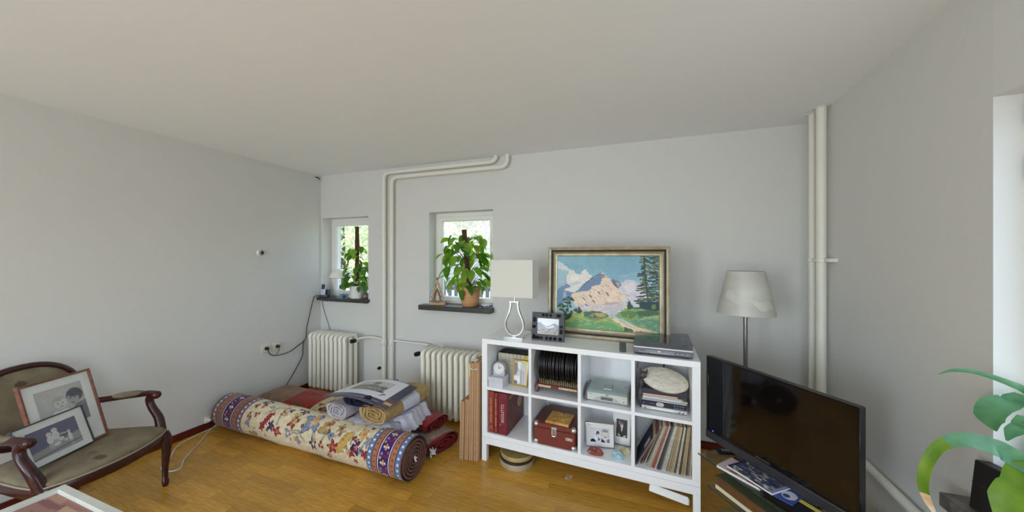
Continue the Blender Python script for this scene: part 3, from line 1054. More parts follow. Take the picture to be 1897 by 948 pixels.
# ---- cell 3 top: silver compact player
t = st('compact_stereo', 'silver compact stereo with blue-grey glass top and small display', 'stereo', 0.884, 0.06, ZM1)
SILVER = mat('silver_front', (206, 207, 200), 0.35, metal=0.25, var=0.02)
MB().box((-0.128, 0.0, 0.008), (0.128, 0.215, 0.06), 0.003).build('body', SILVER, t)
MB().prism([(-0.095, 0.011), (0.095, 0.011), (0.06, 0.034), (0.025, 0.046), (-0.025, 0.046), (-0.06, 0.034)], 'y', -0.0015, 0.001).build('front_arch', mat('arch_grey', (182, 184, 182), 0.4, metal=0.2), t)
MB().box((-0.037, -0.003, 0.02), (0.037, 0.0, 0.039), 0.001).build('display', mat('lcd_grey', (96, 104, 106), 0.25), t)
MB().box((-0.006, -0.0012, 0.050), (0.010, 0.0, 0.0545)).build('maker_mark', mat('dial_grey', (90, 90, 92), 0.6), t)
MB().box((-0.119, -0.0012, 0.049), (-0.095, 0.0, 0.0505)).box((0.093, -0.0012, 0.047), (0.117, 0.0, 0.0483)).build('fine_print', mat('dial_grey', (90, 90, 92), 0.6), t)
MB().sphere((0.105, -0.001, 0.024), 0.004, u=10, v=6).build('knob', mat('dial_grey', (90, 90, 92), 0.6), t)
TOPG = mat('blue_grey_glass_top', (150, 168, 166), 0.2, var=0.03, spec=0.6)
MB().prism([(-0.003, 0.0605), (0.215, 0.0605), (0.215, 0.071), (0.195, 0.074), (0.02, 0.074), (0.004, 0.068)], 'x', -0.127, 0.127).build('top_plate', TOPG, t)
cdl = MB().box((-0.028, 0.04, 0.0735), (0.028, 0.125, 0.081), 0.003).build('disc_lid', mat('lid_grey', (150, 152, 150), 0.25, spec=0.6), t)
MB().box((-0.026, 0.0385, 0.0765), (0.026, 0.0405, 0.079)).build('lid_edge', CHROME, cdl)
MB().box((0.10, 0.09, 0.074), (0.122, 0.15, 0.0755)).build('switch_plate', mat('lid_grey', (150, 152, 150), 0.25), t)
for sx in (-1, 1):
    MB().prism([(-0.006, 0.0), (0.22, 0.0), (0.22, 0.055), (0.17, 0.078), (0.06, 0.082), (0.015, 0.07), (-0.006, 0.045)], 'x', sx * 0.1285, sx * 0.136).build('side_cheek', mat('cheek_grey', (118, 112, 112), 0.35), t)

# ---- cell 3 bottom: two photo frames, three stones
t = st('framed_photo', 'wide silver framed photo of two smiling faces in the lower cell', 'photo frame', 0.832, 0.13, ZB1 + 0.001, R(13))
t.rotation_euler = (R(-7), 0, SA + R(13))
ring_frame(0.19, 0.158, [(0, 0), (0.001, -0.008), (0.005, -0.009), (0.007, -0.003), (0.007, 0.003), (0, 0.005)]).build('frame', STEEL, t)
MB().box((-0.09, -0.004, 0.004), (0.09, 0.003, 0.154)).build('mount', PAPER, t)
im = Img(66, 50, (206, 208, 214))
im.poly([(0, 1), (0, 0.85), (0.12, 0.76), (0.25, 0.85), (0.3, 1)], (34, 34, 60))
im.ell(0.36, 0.55, 0.14, 0.36, (226, 226, 228)); im.ell(0.38, 0.42, 0.09, 0.2, (70, 66, 72)); im.ell(0.40, 0.55, 0.075, 0.2, (214, 206, 204))
im.ell(0.44, 0.80, 0.05, 0.10, (96, 90, 104)); im.ell(0.37, 0.40, 0.08, 0.05, (96, 90, 92)); im.ell(0.42, 0.66, 0.03, 0.02, (150, 120, 120))
im.ell(0.75, 0.40, 0.2, 0.38, (196, 196, 198)); im.ell(0.76, 0.5, 0.14, 0.3, (222, 214, 208)); im.ell(0.69, 0.46, 0.025, 0.02, (110, 104, 104)); im.ell(0.81, 0.46, 0.025, 0.02, (110, 104, 104)); im.ell(0.75, 0.2, 0.16, 0.1, (150, 148, 148))
im.ell(0.77, 0.62, 0.08, 0.04, (130, 110, 108)); im.poly([(0.55, 1), (0.58, 0.72), (0.7, 0.85), (0.8, 1)], (44, 46, 70)); im.poly([(0.86, 1), (0.84, 0.8), (1, 0.7), (1, 1)], (120, 116, 128))
im.speck(0.04, 30)
rect_sheet('picture', im, -0.063, 0.063, 0.034, 0.125, -0.0048, GLOSSPRINT, t)
MB().box((-0.015, 0.0, 0.0), (0.015, 0.004, 0.11), M=Matrix.Translation((0, 0.045, 0.004)) @ Matrix.Rotation(R(22), 4, 'X')).build('easel_strut', BLACK, t)

t = st('framed_photo', 'tall silver framed portrait photo of a person in a dark suit', 'photo frame', 0.963, 0.215, ZB1 + 0.001, R(-3))
t.rotation_euler = (R(-10), 0, SA + R(-3))
ring_frame(0.118, 0.212, [(0, 0), (0.001, -0.008), (0.004, -0.009), (0.006, -0.003), (0.006, 0.003), (0, 0.005)]).build('frame', STEEL, t)
MB().box((-0.055, -0.004, 0.004), (0.055, 0.003, 0.208)).build('mount', PAPER, t)
im = Img(44, 70, (42, 34, 42))
im.rect(0.0, 0.0, 1, 0.12, (60, 52, 62)); im.ell(0.3, 0.22, 0.1, 0.12, (120, 110, 112)); im.rect(0.05, 0.2, 0.14, 0.5, (90, 84, 92))
im.poly([(0.05, 1), (0.15, 0.62), (0.42, 0.5), (0.62, 0.5), (0.9, 0.66), (0.95, 1)], (24, 24, 34))
im.poly([(0.44, 0.5), (0.58, 0.5), (0.5, 0.72)], (226, 222, 220)); im.ell(0.5, 0.36, 0.12, 0.15, (212, 196, 184)); im.ell(0.5, 0.25, 0.125, 0.06, (120, 110, 104))
im.ell(0.25, 0.9, 0.15, 0.05, (200, 186, 178), rot=0.4); im.ell(0.75, 0.93, 0.16, 0.05, (200, 186, 178), rot=-0.2)
rect_sheet('picture', im, -0.036, 0.036, 0.052, 0.166, -0.0048, GLOSSPRINT, t)
MB().box((-0.012, 0.0, 0.0), (0.012, 0.004, 0.14), M=Matrix.Translation((0, 0.06, 0.004)) @ Matrix.Rotation(R(22), 4, 'X')).build('easel_strut', BLACK, t)


def crystal(name, label, u, v, sx, sy, sz, material, seed, n=14):
    rg = random.Random(seed)
    t = st(name, label, 'mineral', u, v, ZB1)
    m = MB()
    m.loops([[Vector((sx * a * cos(k * pi / 6) * rg.uniform(0.85, 1.0), sy * a * sin(k * pi / 6) * rg.uniform(0.85, 1.0), z)) for k in range(12)] for a, z in ((0.9, 0), (1.0, sz * 0.25), (0.6, sz * 0.55), (0.1, sz * 0.6))])
    m.build('matrix', material, t, 20)
    for k in range(n):
        a, rr = rg.uniform(0, 2 * pi), rg.uniform(0.1, 0.85)
        s = sz * rg.uniform(0.28, 0.45)
        M = Matrix.Translation((sx * rr * cos(a), sy * rr * sin(a), sz * (0.62 - 0.25 * rr))) @ Matrix.Rotation(rg.uniform(0, 3), 4, (rg.random(), rg.random(), rg.random()))
        mm = MB()
        r = bmesh.ops.create_icosphere(mm.bm, subdivisions=1, radius=s, matrix=M)
        mm.build('crystal', material, t, 15)


crystal('amber_stone', 'knobbly reddish brown mineral in front of the wide photo', 0.815, 0.045, 0.058, 0.03, 0.045, mat('carnelian', (156, 84, 70), 0.3, rgb2=(126, 58, 48), scale=30), 3)
crystal('blue_stone', 'small pale blue crystal mineral at the front of the cell', 0.955, 0.045, 0.032, 0.03, 0.05, mat('blue_mineral', (196, 218, 226), 0.35, rgb2=(128, 184, 206), scale=40), 4, 9)
crystal('yellow_stone', 'pale yellow crystal mineral behind the blue one', 0.985, 0.125, 0.036, 0.03, 0.04, mat('yellow_mineral', (222, 212, 176), 0.4, rgb2=(200, 186, 140), scale=40), 5, 9)

# ---- cell 4 top: recorder, folders, oval fur plate, dog figure, cable
t = st('video_recorder', 'flat silver and navy video recorder at the bottom of the stack', 'recorder', 1.222, 0.065, ZM1)
NAVY = mat('navy_panel', (34, 34, 66), 0.3, rgb2=(24, 24, 48), scale=30)
MB().box((-0.127, 0, 0.006), (0.127, 0.25, 0.028), 0.004).build('base', SILVER, t)
MB().box((-0.125, 0.004, 0.0285), (0.125, 0.25, 0.06), 0.002).build('upper_body', NAVY, t)
MB().box((-0.126, 0.002, 0.0605), (0.126, 0.25, 0.066), 0.002).build('top_cover', SILVER, t)
MB().box((-0.075, -0.002, 0.012), (0.055, 0.0, 0.024), 0.001).build('drawer', WHITEPL, t)
MB().prism([(-0.04, 0.033), (-0.005, 0.033), (0.002, 0.044), (-0.005, 0.056), (-0.036, 0.056), (-0.045, 0.044)], 'y', 0.0015, 0.005).build('badge', mat('badge_silver', (196, 196, 204), 0.3, metal=0.4), t)
for k, (xx, zz) in enumerate([(-0.115, 0.044), (-0.075, 0.044), (-0.06, 0.044), (0.06, 0.05), (0.075, 0.05), (0.09, 0.05), (0.105, 0.05), (0.06, 0.036), (0.075, 0.036), (0.09, 0.036), (0.105, 0.036)]):
    MB().box((xx - 0.005, 0.001, zz - 0.003), (xx + 0.005, 0.005, zz + 0.003), 0.0008).build('button', mat('button_lilac', (128, 124, 150), 0.4), t)
for xx in (0.083, 0.104, -0.108):
    MB().lathe([(0.007, 0), (0.007, 0.004), (0.005, 0.005)], 12, Matrix.Translation((xx, 0.0, 0.017)) @ Matrix.Rotation(R(90), 4, 'X')).build('dial_knob', STEEL, t)
for xx in (-0.08, 0.08):
    MB().lathe([(0.014, 0), (0.014, 0.006)], 12, Matrix.Translation((xx, 0.04, 0))).build('foot', BLACK, t)
zs = ZM1 + 0.066
PILE = [('plastic_sleeve', 'clear grey plastic sleeve lying directly on the recorder', (176, 182, 192), 0.016, (-0.122, 0.112), 'sleeve'),
        ('paper_folder', 'cream paper folder in the stack on the recorder', (214, 200, 176), 0.006, (-0.12, 0.105), 'folder'),
        ('paper_folder', 'orange-brown folder in the stack on the recorder', (176, 98, 62), 0.012, (-0.121, 0.08), 'folder'),
        ('dark_folder', 'dark blue folder under the round fur-like plate', (52, 50, 66), 0.03, (-0.125, 0.12), 'folder')]
for nm, lab, col, th, (a, b), cat in PILE:
    t = st(nm, lab, cat, 1.222, 0.09, zs, R(random.uniform(-2, 2)))
    MB().box((a, -0.01, 0), (b, 0.22, th * 0.3), 0.001).build('cover', mat(nm + str(col), col, 0.5), t)
    MB().box((a + 0.002, -0.008, th * 0.3), (b - 0.003, 0.218, th * 0.72)).build('sheets', PAPER if nm != 'dark_folder' else mat('dark_sheets', (60, 58, 74), 0.6), t)
    MB().box((a, -0.011, th * 0.72), (b, 0.22, th), 0.001).build('cover', mat(nm + str(col), col, 0.5), t)
    zs += th
t = st('note_card', 'small cream card sticking out at the right of the stack', 'card', 1.334, 0.06, ZM1 + 0.082, R(6))
MB().box((-0.014, 0, 0.0), (0.018, 0.05, 0.002), M=Matrix.Rotation(R(-38), 4, 'X')).build('card', mat('cream_card', (226, 220, 186), 0.7), t)
MB().box((-0.012, 0.004, 0.002), (0.014, 0.03, 0.0024), M=Matrix.Rotation(R(-38), 4, 'X')).build('inner_leaf', PAPER, t)
t = st('fur_plate', 'oval pale fluffy-looking plate leaning on top of the folder stack', 'plate', 1.228, 0.075, zs + 0.001)
FUR = mat('rough_pale', (228, 224, 212), 0.95, rgb2=(200, 192, 176), scale=34, bump=0.8, bscale=90, stretch=(1, 1, 3))
M = Matrix.Translation((0, 0.052, 0.052)) @ Matrix.Rotation(R(8), 4, 'Y') @ Matrix.Rotation(R(38), 4, 'X')
rings = []
for a, z in ((0.97, -0.012), (1.0, -0.004), (0.985, 0.006), (0.9, 0.011), (0.5, 0.014), (0.02, 0.014)):
    rings.append([M @ Vector((0.137 * a * cos(k * pi / 18), 0.085 * a * sin(k * pi / 18), z)) for k in range(36)])
MB().loops(rings).build('plate', FUR, t, 50)
MB().loops([[M @ Vector((0.137 * a * cos(k * pi / 18), 0.085 * a * sin(k * pi / 18), z)) for k in range(36)] for a, z in ((0.995, -0.012), (0.995, -0.016))]).build('rim', mat('rim_brown', (120, 104, 84), 0.8), t)
t = st('dog_figurine', 'dark brindled flat dog figure leaning at the left of the cell', 'figurine', 1.078, 0.10, ZM1)
DOG = mat('brindle', (104, 98, 98), 0.5, rgb2=(22, 20, 24), scale=55)
MB().tube(catmull([(0.02, 0, 0.0), (0.008, 0.0, 0.05), (0.012, 0.01, 0.11), (0.018, 0.01, 0.16), (0.026, 0.0, 0.20)], 5), [0.012 + 0.008 * sin(k / 20 * pi) for k in range(21)], 12).build('body', DOG, t)
hdp = MB().sphere((0.028, -0.008, 0.207), 1, Matrix.Diagonal((0.02, 0.026, 0.022, 1)), 14, 10).build('head', DOG, t)
for xx in (0.014, 0.044):
    MB().lathe([(0.009, 0), (0.006, 0.014), (0.001, 0.03)], 10, Matrix.Translation((xx, -0.002, 0.218)) @ Matrix.Rotation(R(12 if xx > 0.03 else -12), 4, 'Y')).build('ear', DOG, hdp)
o = MB().tube(catmull([S(1.10, 0.34, ZT - 0.04), S(1.085, 0.25, 0.835), S(1.072, 0.14, 0.80), S(1.068, 0.12, 0.78)], 6), 0.002, 6).build('thin_cable', BLACK)
tag(o, 'thin black cable curving down beside the dog figure', 'cable')
o = MB().tube([S(1.235, 0.33, ZT - 0.035), S(1.228, 0.32, 0.72)], 0.004, 8).build('black_cable', BLACK)
tag(o, 'straight black cable hanging behind the oval plate', 'cable')

# ---- cell 4 bottom: leaning records
SLV = [((44, 42, 74), 0.006, 25, 0.24), ((196, 170, 140), 0.005, 25, 0.24), ((120, 62, 56), 0.005, 24, 0.24), ((176, 168, 150), 0.007, 22, 0.25)]
rowcols = [(222, 216, 202), (214, 206, 186), (196, 184, 160), (196, 104, 92), (188, 92, 84), (226, 220, 210), (74, 76, 88), (60, 62, 70), (96, 98, 104),
           (228, 224, 212), (226, 222, 210), (230, 226, 214), (170, 160, 142), (206, 190, 154), (190, 166, 120), (220, 206, 172), (212, 196, 160), (74, 62, 54),
           (222, 216, 200), (226, 220, 206), (60, 46, 40), (208, 184, 140), (196, 168, 122), (216, 202, 170), (84, 74, 56), (150, 130, 110), (200, 190, 172)]
N = len(rowcols)
thick = [0.0075 + 0.0018 * ((k * 7) % 3) for k in range(N)]
sc_ = (1.366 - 1.128) / sum(thick)
u = 1.127
for k, col in enumerate(rowcols):
    w_ = thick[k] * sc_
    lean = R(15.5 * (1 - k / (N - 1)) + 4)
    h = 0.287 + random.uniform(-0.004, 0.003)
    h = min(h, (0.301 - w_ * sin(lean)) / cos(lean))
    shade = 'cream' if min(col) > 150 else ('red' if col[0] > 150 and col[1] < 120 else ('dark' if max(col) < 110 else 'tan'))
    t = thing('record_sleeve', '%s record from the left of the tight leaning row, %s sleeve edge' % (ORD[k], shade), 'record', S(u + 0.001, 0.022 + random.uniform(0, 0.012), ZB1 + 0.0005), SA, 'records in the lower right cell')
    t.rotation_euler = (0, lean, SA)
    wv = w_ * cos(lean) * 0.68
    ms = mat('sleeve_%d' % k, col, 0.7, rgb2=tuple(int(c * 0.86) for c in col), scale=40)
    MB().box((0, 0, 0), (wv, 0.285, h), 0.0006).build('sleeve', ms, t)
    MB().box((wv * 0.3, -0.0004, 0.004), (wv * 0.55, 0.001, h - 0.004)).build('opening_slit', mat('slit_dark', tuple(int(c * 0.55) for c in (200, 186, 160)), 0.8), t)
    u += w_
u = 1.062
for k, (col, w_, lean, h) in enumerate(SLV):
    lab = ['navy record sleeve with pale square, leftmost and most slanted', 'tan record sleeve resting on the navy one', 'dark red record sleeve slanting beside the tan one', 'grey beige record sleeve at the left edge of the tight row'][k]
    t = thing('record_sleeve', lab, 'record', S([1.062, 1.072, 1.09, 1.108][k], 0.03 + 0.01 * k, ZB1 + 0.0005), SA, 'records in the lower right cell')
    t.rotation_euler = (0, R([27, 27, 24, 21][k]), SA)
    hh = [0.2, 0.225, 0.25, 0.27][k]
    ms = mat('slant_sleeve_%d' % k, col, 0.6)
    MB().box((0, 0, 0), (w_, [0.2, 0.23, 0.26, 0.28][k], hh), 0.0008).build('sleeve', ms, t)
    MB().box((w_ * 0.3, -0.0004, 0.003), (w_ * 0.6, 0.001, hh - 0.003)).build('opening_slit', mat('slit_dark', (110, 102, 88), 0.8), t)
    if k == 0:
        MB().box((-0.0006, 0.02, 0.11), (0.0002, 0.06, 0.18)).build('cover_label', mat('pale_label', (190, 190, 196), 0.6), t)

# ---- under the shelf
t = st('round_tin_stack', 'lower silver round film tin on the floor under the shelf', 'tin', 0.245, 0.085, 0, group='round film tins under the shelf')
TIN = mat('tin_silver', (206, 200, 176), 0.3, metal=0.45, rgb2=(180, 172, 144), scale=20)
MB().lathe([(0.121, 0), (0.124, 0.003), (0.124, 0.024), (0.121, 0.026)], 40).build('base', TIN, t)
MB().lathe([(0.1255, 0.02), (0.1255, 0.036), (0.122, 0.039), (0.02, 0.039)], 40).build('lid', TIN, t)
t.name = 'film_tin'
t = st('film_tin', 'dark brown round film tin between two silver ones under the shelf', 'tin', 0.243, 0.088, 0.039, group='round film tins under the shelf')
DT = mat('tin_dark', (74, 58, 54), 0.45, metal=0.4, rgb2=(50, 38, 36), scale=30)
MB().lathe([(0.120, 0), (0.122, 0.002), (0.122, 0.012)], 40).build('base', DT, t)
MB().lathe([(0.1235, 0.011), (0.1235, 0.019), (0.12, 0.021), (0.02, 0.021)], 40).build('lid', DT, t)
t = st('film_tin', 'topmost yellowish round film tin under the shelf', 'tin', 0.246, 0.09, 0.060, group='round film tins under the shelf')
YT = mat('tin_yellow', (204, 188, 132), 0.35, metal=0.35, rgb2=(178, 160, 104), scale=20)
MB().lathe([(0.120, 0), (0.122, 0.002), (0.122, 0.014)], 40).build('base', YT, t)
MB().lathe([(0.1235, 0.012), (0.1235, 0.024), (0.119, 0.028), (0.114, 0.026), (0.02, 0.026)], 40).build('lid', YT, t)
t = st('power_strip', 'white power strip slung under the right end of the shelf', 'power strip', 1.245, 0.03, 0.088)
MB().box((-0.105, -0.022, -0.03), (0.105, 0.022, 0.012), 0.006, M=Matrix.Rotation(R(8), 4, 'Y') @ Matrix.Rotation(R(-25), 4, 'X'), seg=2).build('body', WHITEPL, t)
MB().box((0.098, -0.012, -0.045), (0.112, 0.012, -0.01), 0.003).build('end_cap', WHITEPL, t)
t = st('price_tag', 'scrap of clear printed tape on the floor under the shelf', 'tape', 0.635, 0.055, 0.0005, R(-8))
MB().box((-0.021, -0.03, 0), (0.021, 0.03, 0.0008)).build('strip', mat('clear_tape', (190, 160, 120), 0.3), t)
MB().box((-0.019, -0.026, 0.0008), (-0.003, -0.008, 0.0011)).box((0.004, 0.006, 0.0008), (0.019, 0.027, 0.0011)).build('print_patch', mat('tape_pale', (222, 204, 180), 0.4), t)

# ================================================================== ON TOP OF THE SHELF
# table lamp
t = st('table_lamp', 'table lamp with flat rectangular cream shade and chrome bulb outline', 'lamp', 0.215, 0.11, ZT, R(2))
MB().box((-0.073, -0.035, 0), (0.073, 0.035, 0.012), 0.001).build('base', CHROME, t)
pts = [(0.0, 0.018), (-0.03, 0.026), (-0.058, 0.052), (-0.072, 0.098), (-0.06, 0.145), (-0.042, 0.185), (-0.031, 0.225), (-0.0265, 0.268)]
lft = catmull([(x_, 0, z_) for x_, z_ in pts], 5)
rgt = [Vector((-p.x, 0, p.z)) for p in lft]
path = list(reversed(lft)) + rgt[1:]
rings = []
for i, p in enumerate(path):
    tt = (path[min(i + 1, len(path) - 1)] - path[max(i - 1, 0)]).normalized()
    nn = Vector((-tt.z, 0, tt.x))
    rings.append([p + nn * 0.004 + Vector((0, -0.011, 0)), p + nn * 0.004 + Vector((0, 0.011, 0)), p - nn * 0.004 + Vector((0, 0.011, 0)), p - nn * 0.004 + Vector((0, -0.011, 0))])
MB().loops(rings).build('bulb_outline', CHROME, t, 30)
MB().box((-0.037, -0.013, 0.264), (0.037, 0.013, 0.272), 0.001).build('crossbar', CHROME, t)
MB().tube([(0, 0, 0.27), (0, 0, 0.40)], 0.0075, 12).build('stem', CHROME, t)
SH = mat('lamp_linen', (218, 218, 210), 0.85, var=0.015, scale=300, bump=0.1, bscale=500)
sh_ = MB()
for a, b in (((-0.162, -0.072), (0.162, -0.0705)), ((-0.162, 0.0705), (0.162, 0.072)), ((-0.162, -0.0705), (-0.1605, 0.0705)), ((0.1605, -0.0705), (0.162, 0.0705))):
    sh_.box((a[0], a[1], 0.308), (b[0], b[1], 0.578))
sh_.build('shade', SH, t)
MB().tube([(-0.16, 0, 0.40), (0.16, 0, 0.40)], 0.002, 6).build('spider', CHROME, t)
MB().sphere((0, 0, 0.45), 0.03, u=14, v=10).build('light_bulb', mat('opal_bulb', (240, 240, 236), 0.3), t)
o = MB().tube(catmull([S(0.22, 0.15, ZT + 0.004), S(0.26, 0.17, ZT + 0.006), S(0.28, 0.30, ZT + 0.004), S(0.25, 0.36, ZT + 0.004)], 6), 0.0025, 6).build('lamp_cable', glass('clear_cable', (0.85, 0.85, 0.84)))
tag(o, 'pale see-through cable trailing behind the table lamp', 'cable')

# black photo frame with flock flowers
t = st('framed_photo', 'black flower-patterned photo frame before the mountain painting', 'photo frame', 0.465, 0.125, ZT + 0.0005, R(1))
t.rotation_euler = (R(-8), 0, SA + R(1))
DK = mat('charcoal_frame', (58, 60, 66), 0.5)
ring_frame(0.242, 0.198, [(0, 0), (0.002, -0.012), (0.04, -0.012), (0.042, -0.004), (0.042, 0.004), (0, 0.006)]).build('frame', DK, t)
VEL = mat('black_velvet', (14, 14, 18), 0.9)
rg = random.Random(5)
for k in range(26):
    side = rg.choice('tblr')
    q = rg.uniform(0.0, 1.0)
    if side in 'tb':
        cx, cz = -0.105 + 0.21 * q, (0.18 if side == 't' else 0.018)
    else:
        cx, cz = (-0.1 if side == 'l' else 0.1), 0.02 + 0.155 * q
    n = rg.randint(5, 7)
    pl = []
    for j in range(n * 4):
        a = j * 2 * pi / (n * 4)
        rr = 0.0135 * (0.55 + 0.45 * abs(cos(n * a / 2)))
        pl.append((max(-0.119, min(0.119, cx + rr * cos(a))), max(0.002, min(0.196, cz + rr * sin(a)))))
    MB().prism(pl, 'y', -0.0132, -0.0118).build('flower', VEL, t)
im = Img(72, 54, (216, 222, 228))
im.poly([(0, 0.32), (0.12, 0.24), (0.3, 0.42), (0.45, 0.5), (0.62, 0.4), (0.8, 0.26), (1, 0.42), (1, 0.7), (0, 0.7)], (128, 138, 156))
im.poly([(0.3, 0.5), (0.5, 0.55), (0.72, 0.4), (0.8, 0.5), (0.5, 0.62)], (210, 216, 222))
im.poly([(0, 0.66), (1, 0.62), (1, 1), (0, 1)], (106, 100, 92))
rg = random.Random(2)
for k in range(70):
    im.rect(x0 := rg.uniform(0, 0.95), y0 := rg.uniform(0.66, 0.95), x0 + rg.uniform(0.02, 0.07), y0 + rg.uniform(0.02, 0.05), rg.choice([(150, 96, 82), (190, 176, 160), (84, 92, 78), (120, 112, 108), (206, 200, 190)]))
rect_sheet('picture', im, -0.08, 0.08, 0.041, 0.157, -0.0045, GLOSSPRINT, t)
MB().box((-0.115, 0.0, 0.004), (0.115, 0.006, 0.194)).build('backing', BLACK, t)
MB().box((-0.02, 0.0, 0.0), (0.02, 0.004, 0.14), M=Matrix.Translation((0, 0.07, 0.006)) @ Matrix.Rotation(R(26), 4, 'X')).build('easel_strut', BLACK, t)

# remote control
t = st('remote_control', 'small dark remote control standing near the turntable', 'remote', 0.985, 0.045, ZT, R(10))
MB().box((-0.02, -0.012, 0), (0.02, 0.014, 0.058), 0.006, seg=2, M=Matrix.Rotation(R(-14), 4, 'X')).build('body', mat('remote_grey', (56, 54, 54), 0.5), t)
for k in range(6):
    MB().box((-0.012 + 0.009 * (k % 3), -0.0145, 0.02 + 0.016 * (k // 3)), (-0.006 + 0.009 * (k % 3), -0.0115, 0.028 + 0.016 * (k // 3)), M=Matrix.Rotation(R(-14), 4, 'X')).build('button', BLACK, t)

# turntable
t = st('turntable', 'dark grey turntable with smoked dust cover on the shelf top', 'turntable', 1.213, 0.025, ZT)
TG = mat('turntable_grey', (104, 106, 116), 0.4, metal=0.1)
MB().box((-0.163, 0.0, 0.012), (0.165, 0.335, 0.042), 0.002).build('plinth', TG, t)
for xx in (-0.13, 0.13):
    for yy in (0.03, 0.3):
        MB().lathe([(0.02, 0), (0.02, 0.013)], 14, Matrix.Translation((xx, yy, 0))).build('foot', BLACK, t)
MB().box((-0.16, 0.004, 0.006), (0.162, 0.02, 0.0125)).build('lower_lip', BLACK, t)
dr = MB().box((-0.13, -0.003, 0.016), (0.065, 0.001, 0.037), 0.0008).build('front_panel', mat('panel_grey', (138, 140, 150), 0.4, metal=0.1), t)
MB().box((-0.024, -0.0038, 0.026), (-0.012, -0.0028, 0.034)).build('mark', PAPER, dr)
MB().box((-0.124, -0.0038, 0.028), (-0.106, -0.0028, 0.033)).box((-0.102, -0.0038, 0.028), (-0.096, -0.0028, 0.034)).build('print_mark', BLACK, dr)
MB().box((-0.07, -0.0042, 0.018), (0.035, -0.0028, 0.0205)).build('trim_line', CHROME, dr)
for xx in (0.082, 0.106, 0.134):
    MB().box((xx - 0.009, -0.004, 0.022), (xx + 0.009, 0.001, 0.028), 0.001).build('button', mat('button_silver', (170, 170, 176), 0.3, metal=0.5), t)
MB().box((-0.161, 0.002, 0.0425), (0.163, 0.012, 0.0505), 0.001).build('reflection_strip', mat('pale_strip', (226, 228, 226), 0.3), t)  # pale strip paints the reflection along the cover's front edge
MB().lathe([(0.145, 0.0), (0.148, 0.002), (0.148, 0.011), (0.144, 0.013), (0.003, 0.013)], 40, Matrix.Translation((-0.012, 0.17, 0.0425))).build('platter', mat('platter_grey', (74, 76, 84), 0.4, metal=0.3), t)
MB().tube(elbow([(0.135, 0.27, 0.044), (0.135, 0.27, 0.063), (0.135, 0.12, 0.063), (0.1, 0.075, 0.06)], 0.015), 0.004, 8).build('tone_arm', STEEL, t)
SMOKE = glass('smoked_acrylic', (0.74, 0.76, 0.8), 1.4, body=(140, 144, 154), body_fac=0.2)
cv = MB()
for lo, hi in (((-0.16, 0.014, 0.078), (0.162, 0.333, 0.081)), ((-0.16, 0.011, 0.0515), (0.162, 0.014, 0.081)), ((-0.16, 0.3315, 0.0515), (0.162, 0.334, 0.078)), ((-0.163, 0.014, 0.0515), (-0.16, 0.334, 0.081)), ((0.162, 0.014, 0.0515), (0.165, 0.334, 0.081))):
    cv.box(lo, hi)
cv.build('dust_cover', SMOKE, t)
for xx in (-0.1, 0.1):
    MB().box((xx - 0.02, 0.330, 0.04), (xx + 0.02, 0.346, 0.06), 0.002).build('hinge', BLACK, t)

# the mountain painting ------------------------------------------------
PW, PH = 0.857, 0.675
t = st('mountain_painting', 'gold framed oil painting of a rocky mountain behind a green meadow', 'painting', 0.841, 0.318, ZT + 0.0005)
t.rotation_euler = (R(-2.5), 0, SA)
GF = mat('frame_champagne_gold', (212, 206, 186), 0.3, metal=0.7, rgb2=(188, 178, 150), scale=20)
DKB = mat('frame_dark_walnut', (62, 42, 30), 0.4, rgb2=(44, 30, 22), scale=20)
ring_frame(PW, PH, [(0, 0), (0.002, -0.03), (0.012, -0.038), (0.024, -0.032), (0.027, -0.022), (0.027, 0.0), (0, 0.012)]).build('outer_moulding', GF, t, 25)
ring_frame(PW, PH, [(0.025, 0), (0.026, -0.024), (0.034, -0.016), (0.042, -0.014), (0.044, -0.014), (0.044, 0.0)]).build('cove', DKB, t, 25)
ring_frame(PW, PH, [(0.042, 0), (0.043, -0.017), (0.05, -0.021), (0.055, -0.016), (0.058, -0.012), (0.063, -0.016), (0.068, -0.013), (0.071, -0.007), (0.071, 0.0)]).build('inner_moulding', GF, t, 25)
MB().box((-PW / 2 + 0.02, 0.0, 0.02), (PW / 2 - 0.02, 0.008, PH - 0.02)).build('backing', DKB, t)


def K(x_, y_):
    bot = 785 + (x_ - 105) / 955 * 45
    return ((x_ - 105) / 955, (y_ - 118) / (bot - 118))


im = Img(340, 252, (122, 170, 190))
im.a = im.a * (1 - im.Y[..., None] * 0.9) + np.array([176, 200, 206]) * im.Y[..., None] * 0.9
rgp = random.Random(11)


def jag(pts, amp, n=6):
    out = []
    for i in range(len(pts)):
        a, b = pts[i], pts[(i + 1) % len(pts)]
        for k in range(n):
            f = k / n
            j = 0 if k == 0 else amp
            out.append((a[0] + (b[0] - a[0]) * f + rgp.uniform(-j, j), a[1] + (b[1] - a[1]) * f + rgp.uniform(-j, j)))
    return [K(*p) for p in out]


def kp(pts, col, amp=3.0, n=5, al=1.0):
    im.poly(jag(pts, amp, n), col, al)


kp([(100, 110), (420, 110), (330, 210), (100, 180)], (136, 180, 196), 8, 5, 0.5)
kp([(600, 120), (1065, 118), (1065, 330), (700, 360), (560, 260)], (112, 162, 188), 8, 5, 0.4)
kp([(700, 300), (1065, 240), (1065, 420), (720, 420)], (150, 184, 202), 10, 5, 0.5)
